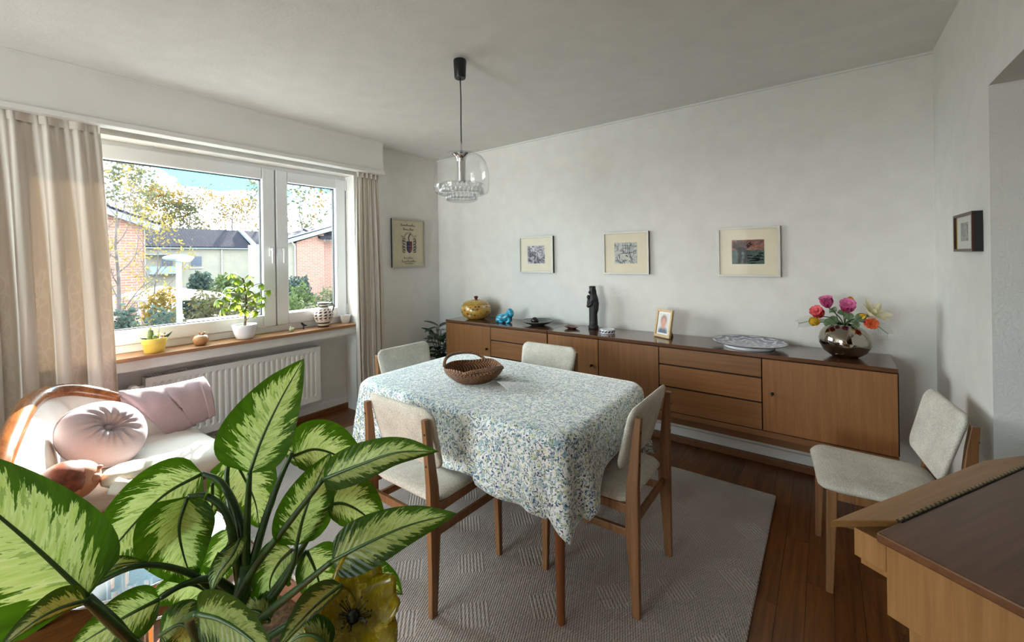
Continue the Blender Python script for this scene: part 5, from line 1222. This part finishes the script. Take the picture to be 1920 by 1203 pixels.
h1 = rowhouse('white terraced house with a balcony and dark tiled roof', sy(6.5), sy(15.9), [(sy(11.4), sy(12.16), zh(1.1), zh(1.93), 'houseglass'), (sy(11.35), sy(12.2), zh(-.6), zh(.3), 'blind'), (sy(9.5), sy(10.2), zh(1.05), zh(1.95), 'houseglass')], [sy(13.6)])
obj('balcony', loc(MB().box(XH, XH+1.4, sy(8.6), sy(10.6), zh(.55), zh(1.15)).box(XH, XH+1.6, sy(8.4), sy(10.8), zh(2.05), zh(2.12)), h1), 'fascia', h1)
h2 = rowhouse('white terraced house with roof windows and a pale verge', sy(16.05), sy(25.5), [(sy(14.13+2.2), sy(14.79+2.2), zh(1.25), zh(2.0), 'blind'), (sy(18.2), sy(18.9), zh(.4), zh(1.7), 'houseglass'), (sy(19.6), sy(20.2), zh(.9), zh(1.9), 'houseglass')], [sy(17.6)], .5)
obj('verge', loc(flat([(XH+1.0, sy(16.05)-.15, ez), (XH+1.0, sy(16.05)+.35, ez), (XH-4.6, sy(16.05)+.35, zh(4.32)+.1), (XH-4.6, sy(16.05)-.15, zh(4.32)+.1)], .35, (0, 0, 1)), h2), 'fascia', h2)
for a, b in ((18.6, 19.0), (19.4, 19.8)): obj('roof_window', loc(flat([(XH-1.6, sy(a), ez+1.15), (XH-1.6, sy(b), ez+1.15), (XH-2.6, sy(b), ez+1.6), (XH-2.6, sy(a), ez+1.6)], .22, (.2, 0, 1)), h2), 'fascia', h2)
# brick gable house at the left
bx_ = -34.0; gl = thing('brick_house', 'pink brick gable house behind the bare yellow tree', 'house', (bx_-4, 3, GZ))
top = lambda y: 4.57-.386*(y-5.19)
m = flat([(bx_, -4, GZ), (bx_, 6.85, GZ), (bx_, 6.85, top(6.85)), (bx_, -4, top(-4))], 9, (-1, 0, 0)); m.uv = [(p[1]+p[0], p[2]) for p in m.v]; u_ = m.uv; loc(m, gl); m.uv = u_; obj('wall', m, 'bricks', gl)
m = flat([(bx_+.5, -4.5, top(-4.5)+.05), (bx_+.5, 7.5, top(7.5)+.05), (bx_-9.5, 7.5, top(7.5)+.05), (bx_-9.5, -4.5, top(-4.5)+.05)], .22, (0, .36, .93)); m.uv = [(p[0], p[1]) for p in m.v]; u_ = m.uv; loc(m, gl); m.uv = u_; obj('roof', m, 'tiles', gl)
m = flat([(bx_+.5, -4.5, top(-4.5)-.28), (bx_+.5, 7.5, top(7.5)-.28), (bx_+.5, 7.5, top(7.5)+.10), (bx_+.5, -4.5, top(-4.5)+.10)], .08, (1, 0, 0)); obj('verge_board', loc(m, gl), 'fascia', gl)
m = flat([(bx_+.1, 6.85, GZ), (bx_-8, 6.85, GZ), (bx_-8, 6.85, top(6.9)), (bx_+.1, 6.85, top(6.9))], .05, (0, 1, 0)); obj('side_wall', loc(m, gl), 'render', gl)
# brick house at the right
rx_ = -40.0; gr_ = thing('brick_house', 'pink brick house with grey roof seen through the narrow sash', 'house', (rx_-4, 21, GZ))
m = MB().box(rx_-6, rx_-.1, 17.2, 19.1, GZ, 3.1); obj('wall', loc(m, gr_), 'render', gr_)
m = flat([(rx_, 19.1, GZ), (rx_, 21.8, GZ), (rx_, 21.8, 4.1), (rx_, 19.1, 3.2)], 8, (-1, 0, 0)); m.uv = [(p[1]+p[0], p[2]) for p in m.v]; u_ = m.uv; loc(m, gr_); m.uv = u_; obj('wall', m, 'bricks', gr_)
m = flat([(rx_-.6, 21.8, GZ), (rx_-.6, 27, GZ), (rx_-.6, 27, 3.4), (rx_-.6, 21.8, 3.4)], 7, (-1, 0, 0)); m.uv = [(p[1]+p[0], p[2]) for p in m.v]; u_ = m.uv; loc(m, gr_); m.uv = u_; obj('wing', m, 'bricks', gr_)
m = flat([(rx_+.4, 17.0, 2.95), (rx_+.4, 24.0, 5.15), (rx_-8, 27.8, 6.4), (rx_-8, 21.2, 4.0)], .22, (0, -.3, .95)); m.uv = [(p[0], p[1]) for p in m.v]; u_ = m.uv; loc(m, gr_); m.uv = u_; obj('roof', m, 'tiles', gr_)
m = flat([(rx_+.42, 17.0, 2.72), (rx_+.42, 24.0, 4.9), (rx_+.42, 24.0, 5.3), (rx_+.42, 17.0, 3.06)], .06, (1, 0, 0)); obj('verge_board', loc(m, gr_), 'fascia', gr_)
m = flat([(rx_+.6, 21.2, 3.5), (rx_+.6, 27, 3.5), (rx_-3, 27, 4.6), (rx_-3, 21.2, 4.6)], .2, (.2, 0, 1)); m.uv = [(p[1], p[0]) for p in m.v]; u_ = m.uv; loc(m, gr_); m.uv = u_; obj('porch_roof', m, 'tiles', gr_)
f = obj('window', loc(MB().box(rx_-.1, rx_-.02, 17.2, 18.3, .2, 1.7), gr_), 'render', gr_); obj('pane', loc(MB().box(rx_-.04, rx_, 17.35, 18.15, .32, 1.58), gr_), 'houseglass', f)
for y in (18.9, 23.2): obj('downpipe', loc(MB().tube([(rx_+.12, y, GZ), (rx_+.12, y, 2.8), (rx_+.35, y-.4, 3.2)], .07, 8), gr_), 'zinc', gr_)
# street lamp
lp = dep(336, 560, 8.0); ls = thing('street_lamp', 'white street lamp with a flat oval head beyond the pane', 'street lamp', (lp.x, lp.y, GZ))
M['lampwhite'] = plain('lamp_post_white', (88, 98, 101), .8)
hz_ = dep(331, 485, 8.0).z-GZ
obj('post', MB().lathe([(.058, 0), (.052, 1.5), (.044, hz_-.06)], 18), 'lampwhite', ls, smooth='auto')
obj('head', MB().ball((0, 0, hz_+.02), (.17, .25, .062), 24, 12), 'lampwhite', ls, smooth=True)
obj('lens', MB().ball((.06, .06, hz_-.012), (.12, .15, .046), 20, 10), plain('lamp_lens', (150, 156, 160), .2), ls, smooth=True)
obj('lens_ring', MB().tube([(.10+.05*math.cos(2*PI*k/20), .10+.05*math.sin(2*PI*k/20), hz_-.05) for k in range(21)], .008, 6), 'zinc', ls)
# garden pavilion with white roof
gp = thing('garden_pavilion', 'white roofed garden pavilion behind the street lamp', 'pavilion', (-20, 5.1, GZ))
tcv = MB(); pk = (-20.5, 4.6, .50); c4 = [(-18.6, 3.6, .12), (-18.6, 6.35, -.02), (-22.5, 7.2, -.02), (-22.5, 3.6, .12)]
for i in range(4): tcv.add([c4[i], c4[(i+1) % 4], pk], [(0, 1, 2)])
obj('canopy', loc(tcv, gp), 'render', gp, solid=.06)
for c_ in c4: obj('post', loc(MB().box(c_[0]-.04, c_[0]+.04, c_[1]-.04, c_[1]+.04, GZ, c_[2]), gp), 'zinc', gp)
sh = thing('garden_shed', 'low flat roofed pale shed under the window beyond the umbrella tree', 'shed', (-8.4, 3.1, GZ))
obj('roof', loc(MB().box(-9.3, -7.6, 2.45, 4.1, .28, .36), sh), 'fascia', sh); obj('wall', loc(MB().box(-9.2, -7.7, 2.55, 4.0, GZ, .28), sh), 'zinc', sh)
# shrubs and trees
def foliage_mat(name, stops, mixf=.35):
    t = NT(name); n = t.noise(t.coord(), 3.1, 4, .7); c = t.ramp(n, stops); p = t.bsdf(c, .7, spec=.2); tl = t.new('BsdfTranslucent'); t.link(c, tl.inputs[0]); m = t.new('MixShader'); m.inputs[0].default_value = mixf; t.link(p, m.inputs[1]); t.link(tl.outputs[0], m.inputs[2]); return t.done(m.outputs[0])
FM = {'hedge': foliage_mat('hedge_leaves', [(.3, (38, 38, 24)), (.5, (55, 54, 34)), (.7, (65, 56, 38))]), 'green': foliage_mat('green_leaves', [(.3, (35, 49, 25)), (.7, (64, 73, 41))]), 'blue': foliage_mat('bluegreen_leaves', [(.3, (36, 49, 46)), (.7, (57, 67, 60))]),
      'yellow': foliage_mat('yellow_leaves', [(.3, (86, 73, 25)), (.7, (98, 89, 49))]), 'gold': foliage_mat('golden_leaves', [(.3, (80, 61, 23)), (.55, (92, 76, 35)), (.7, (68, 67, 35))]), 'sage': foliage_mat('sage_leaves', [(.3, (49, 56, 41)), (.7, (73, 73, 49))])}
M['twig'] = plain('twig_bark', (58, 50, 48), .9, 0, .2, 8)
def leaves(pts, size, rnd):
    m = MB(); vs = []; fs = []
    for p in pts:
        a = Vector((rnd.uniform(-1, 1), rnd.uniform(-1, 1), rnd.uniform(-1, 1))).normalized(); b = a.orthogonal().normalized(); s = size*rnd.uniform(.6, 1.3); k = len(vs)
        vs += [p-a*s, p+b*s*.55, p+a*s, p-b*s*.55]; fs.append((k, k+1, k+2, k+3))
    m.v = [tuple(v) for v in vs]; m.f = fs; return m
def shrub(label, c, r, mt, n, size, seed, name='shrub', group=None):
    rd = random.Random(seed); c = Vector(c); e = thing(name, label, 'bush', (c.x, c.y, GZ), 0, 'shrubs outside the window'); pts = []
    while len(pts) < n:
        v = Vector((rd.gauss(0, 1), rd.gauss(0, 1), rd.gauss(0, 1))).normalized()
        k = rd.uniform(.72, 1.06)*(1+.10*math.sin(v.x*7+seed)*math.sin(v.y*6)+.08*math.sin(v.z*9))
        z = (c.z-GZ)+v.z*r[2]*k
        if z > .02: pts.append(Vector((v.x*r[0]*k, v.y*r[1]*k, z)))
    obj('foliage', leaves(pts, size, rd), FM[mt], e, kind='stuff')
    obj('core', MB().ball((0, 0, c.z-GZ), (r[0]*.72, r[1]*.72, r[2]*.72), 18, 12).xf(lambda v: Vector((v.x, v.y, max(0, v.z)))), FM[mt], e, smooth=True)
def W(px_, py_, x_): return at(px_, py_, 'x', x_)
def bush(label, x0, x1, ytop, xw, mt, n, size, seed, dz=1.6):
    a, b_ = W(x0, ytop, xw), W(x1, ytop, xw); c = (a+b_)/2; r = abs(b_.y-a.y)/2*1.05
    shrub(label, (c.x, c.y, c.z-dz), (min(1.6, r), r, dz), mt, n, size, seed)
bush('brownish hedge shrub between the street lamp and umbrella tree', 335, 450, 556, -13, 'hedge', 2600, .075, 1)
bush('golden brown hedge shrub below the garden pavilion roof', 255, 345, 552, -14.5, 'gold', 2400, .07, 2)
bush('bluish shrub at the foot of the yellow tree', 196, 270, 583, -11, 'blue', 1600, .06, 3, 1.2)
bush('bluish low shrub under the golden hedge', 262, 350, 585, -12.2, 'blue', 1800, .06, 13, 1.2)
bush('green shrub behind the umbrella tree', 385, 470, 522, -30, 'green', 2000, .16, 4, 2.4)
bush('dark bluish shrub before the white terraced house', 345, 405, 516, -36, 'blue', 1500, .17, 5, 2.4)
bush('grey green shrub behind the pale flat roofed shed', 430, 520, 560, -15, 'hedge', 2000, .08, 6)
bush('bluish shrub against the brick house with grey roof', 535, 585, 522, -34, 'blue', 1500, .15, 7, 2.6)
bush('yellow green hedge seen through the narrow sash', 530, 590, 541, -17, 'green', 2000, .09, 8)
bush('sage hedge beyond the painted jug', 580, 650, 543, -18, 'sage', 2000, .09, 9)
bush('olive shrub at the foot of the narrow sash', 530, 575, 562, -11.5, 'green', 1600, .06, 10, 1.3)
def tree(label, px_, top_, wid, d, mt, nleaf, size, seed, trunk=.012, bare=.5, levels=3, low=.25, hz=None, name='tree'):
    rd = random.Random(seed); hzn = 497.7-.0148*px_; b0 = dep(px_, hzn, d); H = (hzn-top_)/FPX*d+CAM.z-GZ; Wd = wid/FPX*d/2
    e = thing(name, label, 'tree', (b0.x, b0.y, GZ), 0, 'trees outside the window'); segs = []; tips = []
    tk = [Vector((rd.uniform(-.02, .02)*H*t, rd.uniform(-.02, .02)*H*t, H*t)) for t in [k/8 for k in range(9)]]
    m = MB(); m.tube(tk, [max(.004*H*.2, trunk*H*(1-t/8.6)) for t in range(9)], 7)
    def br(p, d_, l, r, lv):
        q = [p]; dd = d_
        for k in range(4): dd = (dd+Vector((rd.uniform(-.22, .22), rd.uniform(-.22, .22), rd.uniform(-.02, .22)))).normalized(); q.append(q[-1]+dd*l/4)
        m.tube(q, [r*(1-.2*k) for k in range(5)], 4, cap=False)
        for k in (1, 2, 3, 4): tips.append((q[k], lv))
        if lv > 0:
            for k in range(2, 5):
                for s in range(1 if k < 4 else 2):
                    n_ = (dd+Vector((rd.uniform(-.9, .9), rd.uniform(-.9, .9), rd.uniform(-.2, .5)))).normalized(); br(q[k], n_, l*rd.uniform(.45, .65), r*.55, lv-1)
    nb = 13
    for k in range(nb):
        t = low+(.96-low)*k/(nb-1); i = min(7, int(t*8)); p = tk[i].lerp(tk[i+1], t*8-i); a = k*2.4+rd.uniform(-.4, .4)
        sh_ = math.sin(PI*min(1, (t-low)/(1-low)*.80+.18)); l = Wd*(.35+.75*sh_)
        br(p, Vector((math.cos(a), math.sin(a), .55+t*.8)).normalized(), l, trunk*H*.38*(1.2-t), levels-1)
    obj('trunk', m, 'twig', e, smooth=True)
    pts = []
    for _ in range(nleaf):
        q, lv = rd.choice(tips); s = Wd*.10; pts.append(q+Vector((rd.gauss(0, s), rd.gauss(0, s), rd.gauss(0, s))))
    if nleaf: obj('foliage', leaves(pts, size, rd), FM[mt], e, kind='stuff')
tree('slender young tree with sparse yellow leaves close outside the window', 226, 335, 165, 9.5, 'yellow', 650, .036, 21, .0135, low=.34)
tree('half bare young tree with yellow leaves before the brick gable', 290, 425, 120, 13.5, 'yellow', 800, .05, 22, .009, low=.2)
for lbl, a in (('sage green tree crown rising over the brick gable', (232, 352, 130, 60, 'sage', 700, .34, 31)), ('golden autumn tree over the end of the brick gable', (300, 388, 95, 82, 'gold', 900, .40, 32)), ('olive autumn tree over the white terraced house', (338, 405, 80, 84, 'sage', 700, .38, 33)), ('bare tall tree over the terraced roof', (357, 366, 90, 90, 'sage', 160, .3, 34)), ('thin yellowing tree over the roof step', (392, 395, 90, 92, 'gold', 420, .34, 35)), ('spindly bare tree with a pointed top', (436, 366, 60, 88, 'gold', 120, .3, 36)), ('low golden tree over the terraced house roof windows', (450, 405, 90, 95, 'gold', 480, .36, 37)), ('sparse tree beside the window mullion', (490, 362, 80, 80, 'sage', 260, .3, 38)), ('light green sparse tree above the grey roofed brick house', (566, 352, 120, 62, 'green', 420, .30, 39)), ('pale golden tree behind the ridge of the grey roofed brick house', (612, 372, 90, 66, 'gold', 260, .30, 40))):
    tree(lbl, *a, trunk=.017, low=.35)
